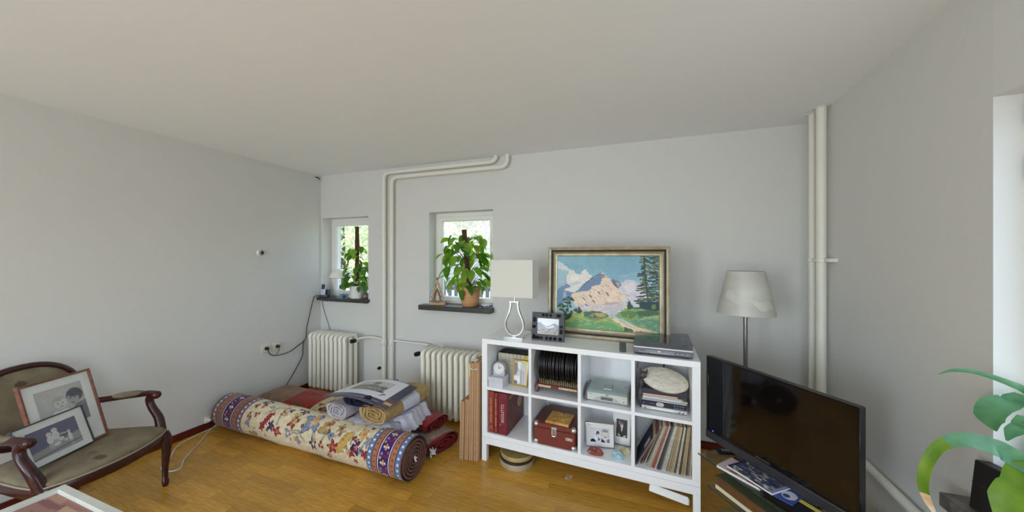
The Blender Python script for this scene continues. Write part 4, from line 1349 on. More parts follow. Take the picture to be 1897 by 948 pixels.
# clouds
kp([(100, 160), (140, 180), (200, 215), (245, 245), (215, 262), (150, 250), (100, 235)], (206, 212, 214), 6)
kp([(105, 240), (200, 255), (240, 300), (200, 360), (140, 400), (105, 410)], (160, 190, 204), 6)
kp([(210, 290), (235, 255), (270, 250), (300, 285), (340, 290), (360, 255), (400, 250), (420, 285), (450, 300), (440, 340), (380, 370), (240, 385), (200, 390)], (222, 220, 214), 8)
kp([(240, 300), (280, 290), (330, 310), (320, 350), (250, 350)], (232, 228, 220), 6)
kp([(150, 400), (230, 380), (310, 360), (360, 370), (330, 420), (200, 440), (110, 430)], (192, 200, 210), 6)
kp([(720, 380), (790, 335), (850, 345), (900, 380), (960, 440), (960, 600), (880, 590), (780, 540), (700, 470)], (206, 204, 216), 9)
kp([(740, 400), (800, 360), (850, 380), (860, 440), (800, 470), (740, 450)], (220, 214, 222), 8)
# left blue ridge and snow
kp([(105, 440), (160, 400), (210, 380), (250, 410), (320, 440), (320, 470), (105, 470)], (120, 140, 168), 4)
kp([(200, 425), (270, 395), (330, 380), (400, 350), (330, 430), (280, 465), (180, 440)], (220, 216, 214), 5)
kp([(105, 440), (150, 438), (255, 470), (250, 520), (200, 520), (180, 560), (105, 600)], (104, 136, 168), 5)
kp([(165, 460), (195, 455), (205, 500), (170, 530)], (150, 176, 186), 4)
# peak
kp([(325, 435), (400, 370), (470, 325), (550, 272), (585, 310), (560, 340), (520, 400), (440, 440), (330, 470)], (112, 134, 168), 4)
kp([(330, 432), (440, 345), (550, 270), (470, 312), (400, 360)], (90, 112, 138), 2)
kp([(540, 280), (560, 272), (600, 318), (560, 332)], (216, 196, 186), 3)
kp([(550, 285), (585, 300), (545, 305)], (120, 104, 120), 2)
kp([(555, 305), (592, 315), (552, 322)], (130, 112, 128), 2)
kp([(640, 332), (700, 350), (735, 385), (690, 420), (650, 380)], (112, 114, 142), 4)
kp([(680, 360), (720, 372), (700, 410)], (196, 170, 160), 3)
# cream cliff
kp([(560, 325), (620, 325), (650, 370), (690, 420), (760, 480), (830, 510), (760, 545), (600, 560), (520, 575), (400, 600), (300, 590), (265, 540), (255, 480), (330, 460), (440, 440), (450, 400), (530, 390)], (228, 206, 184), 8)
kp([(300, 560), (440, 560), (560, 570), (700, 540), (800, 560), (740, 620), (640, 680), (560, 640), (430, 635), (350, 615)], (208, 196, 194), 8)
kp([(560, 600), (680, 570), (760, 560), (740, 620), (640, 680)], (196, 188, 198), 6)
for k in range(340):
    cx, cy = rgp.uniform(270, 790), rgp.uniform(345, 610)
    if cy < 330 + abs(cx - 590) * 0.42 + 26 or cy > 640 - abs(cx - 560) * 0.12:
        continue
    L_ = rgp.uniform(8, 34)
    col = rgp.choice([(238, 220, 196), (214, 186, 160), (196, 168, 152), (240, 226, 204), (170, 150, 168), (222, 200, 170)])
    kp([(cx, cy), (cx + L_, cy + L_ * 0.5), (cx + L_ * 1.1, cy + L_ * 0.8), (cx + L_ * 0.2, cy + L_ * 0.35)], col, 2, 3, 0.85)
for px_, py_ in ((370, 515), (440, 495), (400, 580), (520, 460), (600, 470), (470, 540)):
    kp([(px_ - 18, py_ - 12), (px_ + 8, py_ - 6), (px_ + 26, py_ + 26), (px_ + 6, py_ + 14)], (128, 112, 138), 3, 3)
kp([(560, 572), (600, 548), (650, 552), (720, 548), (700, 560), (620, 572)], (176, 152, 160), 5, 5, 0.7)
for k in range(60):
    cx, cy = rgp.uniform(330, 760), rgp.uniform(570, 660)
    kp([(cx, cy), (cx + 26, cy + 5), (cx + 30, cy + 12), (cx + 2, cy + 8)], rgp.choice([(216, 206, 210), (196, 184, 200), (226, 214, 204), (184, 176, 196), (230, 222, 218)]), 3, 3, 0.7)
for k in range(70):
    cx, cy = rgp.uniform(720, 930), rgp.uniform(350, 580)
    kp([(cx, cy), (cx + 20, cy - 6), (cx + 34, cy + 8), (cx + 6, cy + 14)], rgp.choice([(222, 216, 222), (198, 196, 212), (212, 208, 216), (186, 190, 208)]), 4, 3, 0.55)
# meadow
kp([(105, 720), (180, 690), (280, 650), (400, 632), (540, 640), (620, 690), (760, 770), (830, 840), (100, 800)], (152, 172, 98), 6)
kp([(375, 650), (470, 630), (560, 645), (620, 680), (560, 700), (440, 715), (380, 690)], (78, 104, 82), 6)
kp([(180, 760), (300, 720), (480, 730), (640, 740), (740, 780), (760, 830), (180, 790)], (104, 158, 106), 8)
kp([(440, 705), (560, 690), (520, 720), (450, 725)], (150, 128, 84), 4)
kp([(270, 660), (360, 640), (380, 690), (280, 720)], (176, 178, 104), 6)
kp([(480, 655), (560, 645), (600, 680), (520, 690)], (176, 160, 110), 4)
kp([(700, 640), (790, 600), (900, 590), (1062, 610), (1062, 830), (900, 790), (760, 710), (690, 680)], (128, 160, 104), 8)
kp([(720, 640), (800, 620), (880, 640), (840, 690), (740, 690)], (94, 130, 70), 6)
kp([(880, 660), (980, 640), (1060, 650), (1060, 690), (940, 690)], (150, 174, 116), 6)
kp([(800, 720), (900, 680), (1060, 700), (1062, 810), (960, 770)], (96, 142, 118), 8)
kp([(850, 640), (1000, 600), (1062, 630), (1062, 650), (900, 680)], (70, 102, 76), 8)
# path
kp([(610, 680), (680, 690), (760, 730), (860, 760), (960, 790), (1062, 820), (1062, 838), (880, 820), (780, 790), (680, 730)], (226, 206, 176), 5)
kp([(700, 700), (780, 740), (860, 780), (800, 770), (720, 730)], (206, 184, 146), 4)
kp([(760, 770), (840, 800), (830, 842), (750, 820)], (64, 96, 78), 5)
for k in range(170):
    cx, cy = rgp.uniform(110, 1050), rgp.uniform(650, 830)
    if 640 < cx < 1050 and abs(cy - (690 + (cx - 640) * 0.35)) < 26:
        continue
    L_ = rgp.uniform(14, 40)
    col = rgp.choice([(138, 172, 100), (104, 156, 104), (170, 186, 116), (84, 126, 92), (112, 166, 118), (186, 184, 130), (140, 140, 86)])
    kp([(cx, cy), (cx + L_, cy - 4), (cx + L_ * 1.2, cy + 7), (cx + 4, cy + 9)], col, 2, 2, 0.7)
# left trees
for (cx, cy, rx_, ry_) in ((225, 540, 55, 30), (165, 600, 50, 40), (205, 640, 60, 60), (310, 630, 34, 34), (190, 690, 50, 24)):
    for k in range(12):
        a, q = rgp.uniform(0, 6.28), rgp.random() ** 0.5
        x_, y_ = cx + rx_ * q * cos(a), cy + ry_ * q * sin(a)
        kp([(x_ - 18, y_), (x_, y_ - 12), (x_ + 20, y_ + 2), (x_ + 4, y_ + 13)], rgp.choice([(38, 66, 52), (46, 80, 56), (60, 92, 58), (34, 58, 56)]), 5, 3)
im.line([K(215, 560), K(222, 640)], 0.006, (60, 66, 60))
kp([(800, 530), (830, 570), (845, 600), (790, 610), (785, 570)], (44, 70, 58), 5)
# right conifers
for yy in range(122, 600, 13):
    f = (yy - 118) / 480
    for side in (-1, 1):
        for xx, wd_ in ((935, 40 + 60 * f), (1030, 50 + 30 * f)):
            L_ = rgp.uniform(0.25, 1.3) * wd_
            y2 = yy + rgp.uniform(-10, 12)
            c_ = rgp.choice([(50, 74, 62), (72, 98, 70), (98, 116, 78), (110, 112, 78), (58, 84, 80), (40, 60, 56)])
            if xx + side * L_ > 1062:
                L_ = (1062 - xx) if side > 0 else L_
            kp([(xx, y2 - 7), (xx + side * L_, y2 + 6), (xx + side * L_ * 0.8, y2 + 16), (xx, y2 + 9)], c_, 4, 3)
im.line([K(930, 118), K(940, 300), K(972, 590)], 0.007, (62, 70, 66))
kp([(890, 560), (940, 540), (1062, 530), (1062, 620), (980, 600), (900, 600)], (38, 62, 76), 6)
kp([(1000, 560), (1030, 560), (1030, 600), (990, 600)], (110, 126, 70), 4)
im.speck(0.02, 120)
im.speck(0.015, 30)
rect_sheet('canvas', im, -PW / 2 + 0.0695, PW / 2 - 0.0695, 0.0695, PH - 0.0695, -0.0065, CANVAS, t)
# ================================================================== RUGS AND CLOTHS
def spiral_strip(mb, r0, r1, turns, th, x0, x1, ysc=1.0, zsc=1.0, n=28, cy=0.0, cz=0.0):
    """a rolled layer seen end-on: strip spiralling from r0 to r1, extruded along x"""
    N = int(turns * n)
    a, b = [], []
    for k in range(N + 1):
        f = k / N
        an = f * turns * 2 * pi
        r = r0 + (r1 - r0) * f
        a.append((cy + ysc * r * cos(an), cz + zsc * r * sin(an)))
        b.append((cy + ysc * (r - th) * cos(an), cz + zsc * (r - th) * sin(an)))
    rings = []
    for (ay, az), (by, bz) in zip(a, b):
        rings.append([Vector((x0, ay, az)), Vector((x1, ay, az)), Vector((x1, by, bz)), Vector((x0, by, bz))])
    mb.loops(rings)
    return mb


# big rolled carpet ----------------------------------------------------
RA, RB, RR = Vector((-3.37, 1.95, 0.138)), Vector((-1.38, 1.90, 0.138)), 0.137
rlen = (RB - RA).length
rz_roll = math.atan2(RB.y - RA.y, RB.x - RA.x)
t = thing('rolled_carpet', 'large rolled cream oriental carpet with flower motifs on the parquet', 'carpet', (RA.x, RA.y, 0), rz_roll)
CR = {'n': (52, 46, 96), 'r': (150, 48, 52), 's': (128, 140, 168), 'R': (150, 46, 50), 'o': (176, 144, 96), 'y': (206, 168, 96), 'Y': (204, 164, 88)}
NU, NV = 640, 200
im = Img(NU, NV, (218, 204, 172))          # U: along the roll, V: angle/2pi, v=0 at the top, growing towards the room
im.speck(0.02, 90)
MOT = [('n', 0.514, -0.02, 0.025), ('r', 0.462, 0.41, 0.011), ('r', 0.466, 1.0, 0.013), ('r', 0.542, 0.86, 0.013), ('s', 0.476, 1.38, 0.015), ('R', 0.666, 1.05, 0.036), ('n', 0.741, 1.24, 0.018), ('r', 0.818, 1.43, 0.02), ('s', 0.937, 1.37, 0.016), ('o', 0.799, 0.26, 0.02), ('n', 0.962, 0.05, 0.018), ('r', 0.951, 0.8, 0.021), ('y', 0.94, 0.53, 0.02), ('s', 1.123, 0.57, 0.036), ('y', 1.131, 0.32, 0.015), ('o', 1.262, 0.71, 0.021), ('s', 1.053, 1.59, 0.016), ('n', 1.203, 1.56, 0.02), ('r', 1.284, 1.49, 0.013), ('o', 1.288, 0.66, 0.015), ('r', 1.394, 1.43, 0.021), ('Y', 1.487, 1.06, 0.043), ('n', 1.599, 1.19, 0.02), ('s', 1.643, 1.25, 0.015), ('r', 1.684, 1.4, 0.015), ('r', 1.572, 1.48, 0.013), ('s', 1.682, 0.84, 0.015), ('y', 1.617, 0.53, 0.021), ('n', 1.569, 0.84, 0.008), ('r', 1.423, 0.82, 0.007), ('o', 1.401, 0.49, 0.016), ('s', 1.347, 0.94, 0.013), ('r', 1.294, 0.38, 0.013)]
rgm = random.Random(21)
for k in range(60):                        # the sides one does not see from here carry the same sort of flowers
    MOT.append((rgm.choice('nrsoyr'), rgm.uniform(0.45, 1.66), rgm.uniform(2.0, 5.9), rgm.uniform(0.012, 0.03)))
for k in range(46):                        # small filling flowers between the large ones
    MOT.append((rgm.choice('nrsoyro'), rgm.uniform(0.44, 1.68), rgm.uniform(-0.4, 2.0), rgm.uniform(0.005, 0.010)))
CIRC = 2 * pi * RR


def carpet_xy(s_, arc):
    return (s_ / rlen, (arc / CIRC) % 1.0)


def motif(s_, ang, r, col, sx=1.0, sy=1.0, n=9, seedv=0):
    rg_ = random.Random(seedv)
    pts = []
    lobes = rg_.choice([3, 4, 5])
    ph, el, ori = rg_.uniform(0, 6.28), rg_.uniform(0.55, 1.0), rg_.uniform(0, 3.14)
    for j in range(44):
        a = j * 2 * pi / 44
        rr = r * (0.72 + 0.24 * cos(lobes * a + ph) + 0.10 * cos((lobes * 2 + 1) * a + ph * 2))
        ux, uy = rr * cos(a), rr * el * sin(a)
        qx, qy = ux * cos(ori) - uy * sin(ori), ux * sin(ori) + uy * cos(ori)
        pts.append(((s_ + qx * sx) / rlen, (ang * RR + qy * sy) / CIRC))
    if ang * RR - r < 0:
        pts2 = [(x_, y_ + 1) for x_, y_ in pts]
        im.poly(pts2, col)
    im.poly(pts, col)


STEM = (150, 146, 128)
for (s0, a0), (s1, a1) in [((0.70, 0.2), (0.62, 0.8)), ((0.78, 0.4), (0.80, 1.2)), ((0.60, 0.3), (0.80, 0.15)), ((1.06, 1.15), (0.98, 1.35)), ((1.06, 1.15), (1.12, 1.6)), ((1.30, 0.9), (1.28, 1.4)),
                           ((1.36, 1.0), (1.46, 0.6)), ((1.54, 0.6), (1.55, 1.15)), ((1.2, 0.85), (1.35, 1.05)), ((0.9, 1.2), (1.06, 1.15))]:
    n_ = 16
    for k in range(n_):
        f = k / n_
        s_ = s0 + (s1 - s0) * f
        a_ = a0 + (a1 - a0) * f + 0.05 * sin(f * 6)
        im.ell(s_ / rlen, a_ * RR / CIRC, 0.006 / rlen, 0.006 / CIRC, STEM)
for i, (k, s_, a_, r) in enumerate(MOT):
    c_ = CR[k]
    r *= 2.45
    if k in 'RY':
        for q in range(-2, 3):
            motif(s_ - q * 0.012, a_ + q * 0.17, r * 0.42, tuple(int(v * 0.72) for v in c_), 1, 1.2, 6, i * 7 + q)
        for q in range(-2, 3):
            motif(s_ - q * 0.012, a_ + q * 0.17, r * 0.34, c_, 1, 1.2, 6, i * 7 + q)
        continue
    motif(s_, a_, r * 1.12, tuple(int(v * 0.6) for v in c_), seedv=i)
    motif(s_, a_, r, c_, seedv=i)
    motif(s_ + r * 0.1, a_, r * 0.42, rgm.choice([(210, 186, 140), (196, 120, 90), (220, 206, 176), (120, 60, 66)]), seedv=i + 50, n=5)
# borders at both ends: (from, to, colour) measured from the end
BORD = [(0, 0.012, (112, 74, 62)), (0.012, 0.05, (96, 124, 168)), (0.05, 0.056, (70, 44, 70)), (0.056, 0.096, (166, 114, 84)), (0.096, 0.104, (80, 40, 62)), (0.104, 0.110, (226, 220, 214)),
        (0.110, 0.190, (62, 40, 110)), (0.190, 0.196, (226, 220, 214)), (0.196, 0.206, (104, 38, 66)), (0.206, 0.244, (166, 114, 84)), (0.244, 0.25, (80, 40, 62)), (0.25, 0.286, (96, 124, 168)), (0.286, 0.29, (70, 50, 60))]
for a, b, c_ in BORD:
    im.rect(1 - b / rlen, 0, 1 - a / rlen, 1, c_)
    c2 = tuple(int(v * 0.82 + 14) for v in c_) if c_ != (96, 124, 168) else (128, 104, 122)
    im.rect(a * 1.35 / rlen, 0, b * 1.35 / rlen, 1, c2)
for k in range(24):
    v_ = (k + 0.5) / 24
    for base, sgn, m_ in ((1.0, -1, 1.0), (0.0, 1, 1.35)):
        for off in (0.031, 0.268):
            im.ell(base + sgn * off * m_ / rlen, v_, 0.009 / rlen, 0.008 / CIRC, (224, 224, 226))
        for off in (0.076, 0.225):
            im.ell(base + sgn * off * m_ / rlen, v_ + 0.02, 0.008 / rlen, 0.006 / CIRC, (120, 56, 50))
for k in range(9):
    v_ = (k + 0.2) / 9
    for base, sgn, m_ in ((1.0, -1, 1.0), (0.0, 1, 1.35)):
        cx_ = base + sgn * 0.15 * m_ / rlen
        im.rect(base + sgn * 0.15 * m_ / rlen - 0.037 * m_ / rlen, v_ + 0.05, base + sgn * 0.15 * m_ / rlen + 0.037 * m_ / rlen, v_ + 0.07, (120, 40, 80))
        for dx_, dy_, c_ in ((0, 0, (226, 196, 120)), (0.016, 0, (232, 220, 190)), (-0.016, 0, (232, 220, 190)), (0, 0.012, (214, 150, 90)), (0, -0.012, (214, 150, 90)), (0.026, 0.03, (180, 96, 84)), (-0.026, -0.03, (196, 170, 120)), (-0.02, 0.04, (150, 160, 196))):
            im.ell(cx_ + dx_ / rlen, v_ + dy_ / CIRC, 0.0075 / rlen, 0.0075 / CIRC, c_)
im.speck(0.04, 190)
im.speck(0.02, 70)


def roll_pos(U, V):
    an = V * 2 * pi * (NV - 1) / NV
    r = RR * (1 + 0.012 * np.sin(U * 23 + an * 2) + 0.008 * np.sin(U * 51))
    return (U * rlen, -np.sin(an) * r, RR + 0.001 + np.maximum(np.cos(an) * r, -RR))


sheet('pile_side', im, roll_pos, RUG, t, closed_v=True)
BRK = mat('rug_back_brown', (122, 88, 76), 0.95, rgb2=(96, 66, 58), scale=60, bump=0.4, bscale=200)
mb = MB()
spiral_strip(mb, 0.028, 0.1335, 5.0, 0.0125, rlen - 0.12, rlen + 0.004, cz=RR + 0.001)
mb.build('rolled_end', BRK, t, 50)
mb = MB()
spiral_strip(mb, 0.03, 0.1335, 5.0, 0.0125, -0.004, 0.10, cz=RR + 0.001)
mb.build('rolled_end', BRK, t, 50)
MB().lathe([(0.13, 0), (0.13, 0.01)], 30, Matrix.Translation((rlen - 0.02, 0, RR)) @ My).build('gap_shade_disc', mat('rug_gap_shade', (58, 40, 36), 0.95), t)  # dark disc puts the shade between the coils into colour
mb = MB()
rgx = random.Random(3)
for k in range(7):
    mb.tube([(rlen + 0.0, 0.0, RR), (rlen + 0.012, rgx.uniform(-0.012, 0.012), RR + rgx.uniform(-0.03, 0.03))], [0.006, 0.004], 6)
mb.build('tassel', PAPER, t)


def flat_roll(name, label, loc, rz, L_, wy, hz, colf, end_mat, cat='rug', turns=3.2, res=(90, 44), tilt=0.0):
    """rug folded into a flattened roll along local x; colf draws its Img"""
    t = thing(name, label, cat, loc, rz)
    im_ = Img(res[0], res[1], (150, 120, 100))
    colf(im_)

    def pos(U, V):
        an = V * 2 * pi * (res[1] - 1) / res[1]
        e = 0.72
        cs, sn = np.cos(an), np.sin(an)
        yy = -np.sign(sn) * np.abs(sn) ** e * wy / 2
        zz = np.sign(cs) * np.abs(cs) ** e * hz / 2
        wv = 0.004 * np.sin(U * 17 + V * 9)
        return (U * L_, yy * (1 + 0.02 * np.sin(U * 9)), hz / 2 + 0.001 + np.where(zz > 0, zz + wv * (zz > hz * 0.3), zz))
    sheet('outer_layer', im_, pos, RUG, t, closed_v=True)
    for x0, x1 in ((L_ - 0.06, L_ + 0.002), (-0.002, 0.06)):
        mb = MB()
        spiral_strip(mb, 0.12, 0.96, turns, 0.19, x0, x1, wy / 2, hz / 2, cz=hz / 2 + 0.001)
        mb.build('rolled_end', end_mat, t, 50)
    mb = MB()
    mb.loops([[Vector((x_, wy * 0.44 * cos(k * pi / 10), hz / 2 + hz * 0.44 * sin(k * pi / 10))) for k in range(20)] for x_ in (0.02, L_ - 0.02)])
    mb.build('gap_shade_fill', mat('rug_gap_shade', (58, 40, 36), 0.95), t)  # dark filling painted as shade in the gaps of the roll
    return t


def col_corner(i_):
    i_.a[:] = (140, 112, 88)
    for k in range(5):
        i_.line([(0.02, 0.05 + k * 0.02), (0.13, 0.12 + k * 0.03), (0.24, 0.04 + k * 0.02)], 0.006, (118, 92, 72))
    i_.rect(0.27, 0, 0.56, 1, (150, 48, 34))
    for k in range(60):
        i_.ell(random.uniform(0.28, 0.55), random.random(), 0.012, 0.02, random.choice([(120, 34, 28), (172, 70, 46), (96, 40, 40), (90, 76, 60)]))
    i_.rect(0.56, 0, 0.80, 1, (206, 192, 152))
    for k in range(10):
        v_ = k / 10
        i_.ell(0.68, v_ + 0.02, 0.055, 0.034, (84, 34, 30)); i_.ell(0.68, v_ + 0.02, 0.022, 0.014, (170, 110, 80))
        i_.ell(0.60, v_ + 0.06, 0.026, 0.016, (110, 40, 34)); i_.ell(0.76, v_ + 0.07, 0.02, 0.014, (110, 40, 34))
    i_.rect(0.80, 0, 1, 1, (112, 36, 44))
    i_.speck(0.08, 60)


REDP = mat('red_pile', (138, 34, 32), 0.95, rgb2=(104, 22, 24), scale=60, bump=0.4, bscale=200)
flat_roll('rolled_rug', 'rolled rug with tan, red and cream bands behind the big carpet roll', (-3.40, 2.37, 0), 0, 1.22, 0.40, 0.15, col_corner, BRK, res=(150, 60))


def col_felt(i_):
    i_.a[:] = (150, 128, 112)
    for k in range(220):
        i_.ell(random.random(), random.random(), 0.02, 0.008, random.choice([(166, 146, 130), (134, 110, 96), (158, 136, 118)]))
    i_.rect(0.955, 0, 1, 1, (140, 34, 34))
    i_.rect(0.0, 0.16, 1, 0.30, (140, 34, 34))
    i_.speck(0.06, 60)


flat_roll('folded_rug', 'felt-backed rug with red edge lying folded beside the cardboard boxes', (-2.02, 2.47, 0), R(-19), 0.70, 0.29, 0.115, col_felt, REDP, turns=2.4, res=(90, 44))


def col_red(i_):
    i_.a[:] = (128, 66, 62)
    for k in range(200):
        i_.ell(random.random(), random.random(), 0.025, 0.02, random.choice([(142, 50, 46), (120, 84, 78), (110, 44, 44), (150, 104, 92)]))
    i_.rect(0.88, 0, 1, 1, (150, 34, 34)); i_.rect(0.74, 0, 0.79, 1, (150, 34, 34))
    i_.speck(0.08, 50)


t = flat_roll('small_red_rug', 'small red and grey rug folded on top of the felt-backed rug', (-2.02, 2.42, 0.117), R(-11), 0.57, 0.24, 0.085, col_red, REDP, turns=2.2, res=(70, 40))
t = thing('loose_tassel', 'white thread tangle between the carpet roll and the felt rug', 'thread', (-1.36, 2.09, 0.06))
mb = MB()
for k in range(14):
    a = random.uniform(0, 6.28)
    mb.tube(catmull([(0, 0, -0.005), (0.012 * cos(a), 0.012 * sin(a), random.uniform(0, 0.03)), (0.025 * cos(a + 1), 0.02 * sin(a + 1), random.uniform(-0.02, 0.05))], 3), 0.0022, 5)
mb.build('threads', PAPER, t)


def cloth_bundle(name, label, loc, rz, w, l, h, col, col2, turns=2.6, band=None, cat='cloth'):
    """folded cloth: flattened roll whose coiled end faces local -y"""
    t = thing(name, label, cat, loc, rz)
    m_ = mat(name + '_cloth', col, 0.9, rgb2=col2, scale=20, bump=0.5, bscale=50)
    n, k = 32, 14
    rings = []
    for i in range(k + 1):
        f = i / k
        yy = -l / 2 + l * f
        ring = []
        for j in range(n):
            a = 2 * pi * j / n
            cs, sn = cos(a), sin(a)
            e = 0.7
            wob = 1 + 0.03 * sin(3 * a + 5 * f) + 0.025 * sin(7 * a - 9 * f) + 0.02 * sin(11 * f + a)
            ring.append(Vector((math.copysign(abs(cs) ** e, cs) * w / 2 * wob, yy, max(0.0, h / 2 + math.copysign(abs(sn) ** e, sn) * h / 2 * wob))))
        rings.append(ring)
    inner = [[Vector((p.x * q, rings[0][0].y + dy, h / 2 + (p.z - h / 2) * q)) for p in rings[0]] for q, dy in ((0.86, 0.004), (0.84, 0.02))]
    MB().loops(list(reversed(inner)) + rings).build('outer_fold', m_, t, 60)
    mb = MB()
    N = int(turns * 26)
    rr = []
    for q in range(N + 1):
        f = q / N
        an = f * turns * 2 * pi + 0.4
        r = 0.12 + 0.70 * f + 0.03 * sin(9 * f * turns)
        wob = 1 + 0.07 * sin(5 * an) + 0.08 * sin(2.3 * an + 1.1) + 0.05 * sin(8.7 * an)
        cs, sn = cos(an), sin(an)
        P0 = Vector((cs * w / 2 * r * wob, -l / 2 + 0.003 + 0.006 * sin(3 * an), h / 2 + sn * h / 2 * r * wob))
        th = 0.13
        P1 = Vector((cs * w / 2 * (r - th) * wob, P0.y, h / 2 + sn * h / 2 * (r - th) * wob))
        rr.append([P0, P0 + Vector((0, 0.06, 0)), P1 + Vector((0, 0.06, 0)), P1])
    mb.loops(rr)
    mb.build('inner_fold', m_, t, 60)
    if band:
        rings = []
        for yy, s_ in ((band[0], 0.985), (band[0], 1.012), (band[1], 1.012), (band[1], 0.985)):
            f = (yy + l / 2) / l
            ring = []
            for j in range(n):
                a = 2 * pi * j / n
                cs, sn = cos(a), sin(a)
                wob = (1 + 0.03 * sin(3 * a + 5 * f) + 0.025 * sin(7 * a - 9 * f) + 0.02 * sin(11 * f + a)) * s_ + 0.012
                ring.append(Vector((math.copysign(abs(cs) ** 0.7, cs) * w / 2 * wob, yy, h / 2 + math.copysign(abs(sn) ** 0.7, sn) * h / 2 * wob)))
            rings.append(ring)
        MB().loops(rings, wrap=True).build('paper_band', mat('band_white', (214, 218, 232), 0.7), t, 60)
    return t


cloth_bundle('grey_cloth', 'pale grey folded cloth roll at the left of the pile', (-2.085, 2.13, 0.272), R(-3), 0.205, 0.42, 0.115, (196, 192, 200), (176, 172, 182))
cloth_bundle('tan_cloth', 'tan folded cloth roll with white paper band on the pile', (-1.745, 2.175, 0.293), R(-4), 0.25, 0.50, 0.118, (186, 160, 112), (160, 132, 84), band=(-0.06, 0.12))
cloth_bundle('navy_cloth', 'navy blue folded fabric bundle right under the calendar', (-1.905, 2.10, 0.396), R(6), 0.25, 0.36, 0.07, (22, 24, 62), (14, 16, 44), turns=1.6)

# crumpled white linen draped over the roll
t = thing('white_linen', 'crumpled white linen cloth draped over the carpet roll below the tan roll', 'cloth', (-1.74, 2.09, 0.0))
LIN = mat('white_linen_cloth', (206, 206, 218), 0.9, rgb2=(186, 186, 202), scale=15, bump=0.4, bscale=60)
for lay, (x0, x1, y0, y1, zb, ph) in enumerate([(-0.27, 0.14, -0.20, 0.18, 0.268, 0.3), (-0.25, 0.17, -0.17, 0.24, 0.276, 1.9), (-0.10, 0.20, -0.05, 0.26, 0.285, 4.1)]):
    nx, ny = 46, 34
    top, bot = [], []
    for j in range(ny + 1):
        for i in range(nx + 1):
            fx, fy = i / nx, j / ny
            X_ = x0 + (x1 - x0) * fx + 0.012 * sin(9 * fy + ph) + 0.006 * sin(31 * fy + ph)
            Y_ = y0 + (y1 - y0) * fy + 0.014 * sin(8 * fx + ph * 2) + 0.006 * sin(27 * fx)
            crease = 0.006 * abs(sin(10 * fx + 6 * fy + ph)) + 0.005 * abs(sin(17 * fx - 9 * fy + ph))
            zz = zb + crease
            dx_ = X_ + -1.63
            edge = max(0.0, (fx - 0.72) / 0.28)
            zz -= 0.085 * edge ** 1.6 + 0.012 * edge * abs(sin(26 * fy + ph))
            fr_ = max(0.0, (0.16 - fy) / 0.16)
            zz -= 0.02 * fr_ ** 2
            top.append(Vector((X_, Y_, zz)))
    mb = MB()
    vs = [mb.bm.verts.new(p) for p in top]
    vb = [mb.bm.verts.new(p - Vector((0, 0, 0.005))) for p in top]
    W_ = nx + 1
    for j in range(ny):
        for i in range(nx):
            a, b, c_, d_ = j * W_ + i, j * W_ + i + 1, (j + 1) * W_ + i + 1, (j + 1) * W_ + i
            mb.bm.faces.new((vs[a], vs[b], vs[c_], vs[d_]))
            mb.bm.faces.new((vb[d_], vb[c_], vb[b], vb[a]))
    border = [i for i in range(W_)] + [j * W_ + nx for j in range(1, ny + 1)] + [ny * W_ + i for i in range(nx - 1, -1, -1)] + [j * W_ for j in range(ny - 1, 0, -1)]
    for q in range(len(border)):
        a, b = border[q], border[(q + 1) % len(border)]
        mb.bm.faces.new((vs[a], vb[a], vb[b], vs[b]))
    mb.build('fold_layer', LIN, t, 80)

# wall calendar
t = thing('wall_calendar', 'large calendar sheet with engraving of a building lying on the cloth pile', 'calendar', (-1.88, 2.085, 0.0))
im = Img(170, 124, (66, 62, 84))
im.rect(0.0, 0.02, 0.84, 0.82, (218, 220, 228)); im.rect(0.0, 0.0, 1.0, 0.02, (52, 48, 64)); im.rect(0, 0, 0.012, 1, (52, 48, 64))
im.rect(0.012, 0.02, 0.86, 0.80, (222, 224, 232)); im.rect(0.84, 0.74, 0.86, 0.8, (222, 224, 232))
im.rect(0.16, 0.15, 0.70, 0.60, (196, 194, 188))
im.poly([(0.16, 0.60), (0.16, 0.42), (0.26, 0.34), (0.34, 0.36), (0.40, 0.26), (0.46, 0.26), (0.5, 0.36), (0.62, 0.44), (0.70, 0.5), (0.70, 0.60)], (140, 138, 130))
im.rect(0.18, 0.37, 0.6, 0.41, (84, 82, 76)); im.rect(0.36, 0.2, 0.48, 0.27, (110, 108, 102)); im.poly([(0.34, 0.27), (0.42, 0.17), (0.5, 0.27)], (94, 92, 86))
for k in range(9):
    im.rect(0.24 + 0.04 * k, 0.43, 0.255 + 0.04 * k, 0.53, (92, 90, 84)); im.rect(0.26 + 0.04 * k, 0.43, 0.268 + 0.04 * k, 0.53, (210, 208, 200))
im.rect(0.16, 0.545, 0.70, 0.6, (112, 110, 112)); im.ell(0.64, 0.42, 0.05, 0.07, (104, 102, 98)); im.ell(0.66, 0.57, 0.06, 0.03, (60, 60, 66))
for k in range(300):
    im.ell(random.uniform(0.17, 0.69), random.uniform(0.3, 0.59), 0.006, 0.004, random.choice([(90, 88, 84), (214, 212, 206), (150, 148, 142)]))
im.ell(0.755, 0.625, 0.026, 0.022, (44, 44, 56), rot=-0.5); im.ell(0.735, 0.655, 0.014, 0.02, (56, 56, 66)); im.rect(0.705, 0.685, 0.75, 0.70, (110, 110, 118))
im.rect(0.012, 0.80, 0.86, 0.86, (58, 52, 92))
for k in range(31):
    im.rect(0.06 + 0.025 * k, 0.875, 0.074 + 0.025 * k, 0.905, (150, 146, 172))
im.rect(0.88, 0.80, 0.99, 0.88, (212, 168, 104)); im.rect(0.86, 0.88, 1.0, 1.0, (84, 74, 84)); im.rect(0.86, 0.66, 0.99, 0.80, (92, 76, 92))
im.rect(0.05, 0.60, 0.12, 0.61, (120, 120, 126))
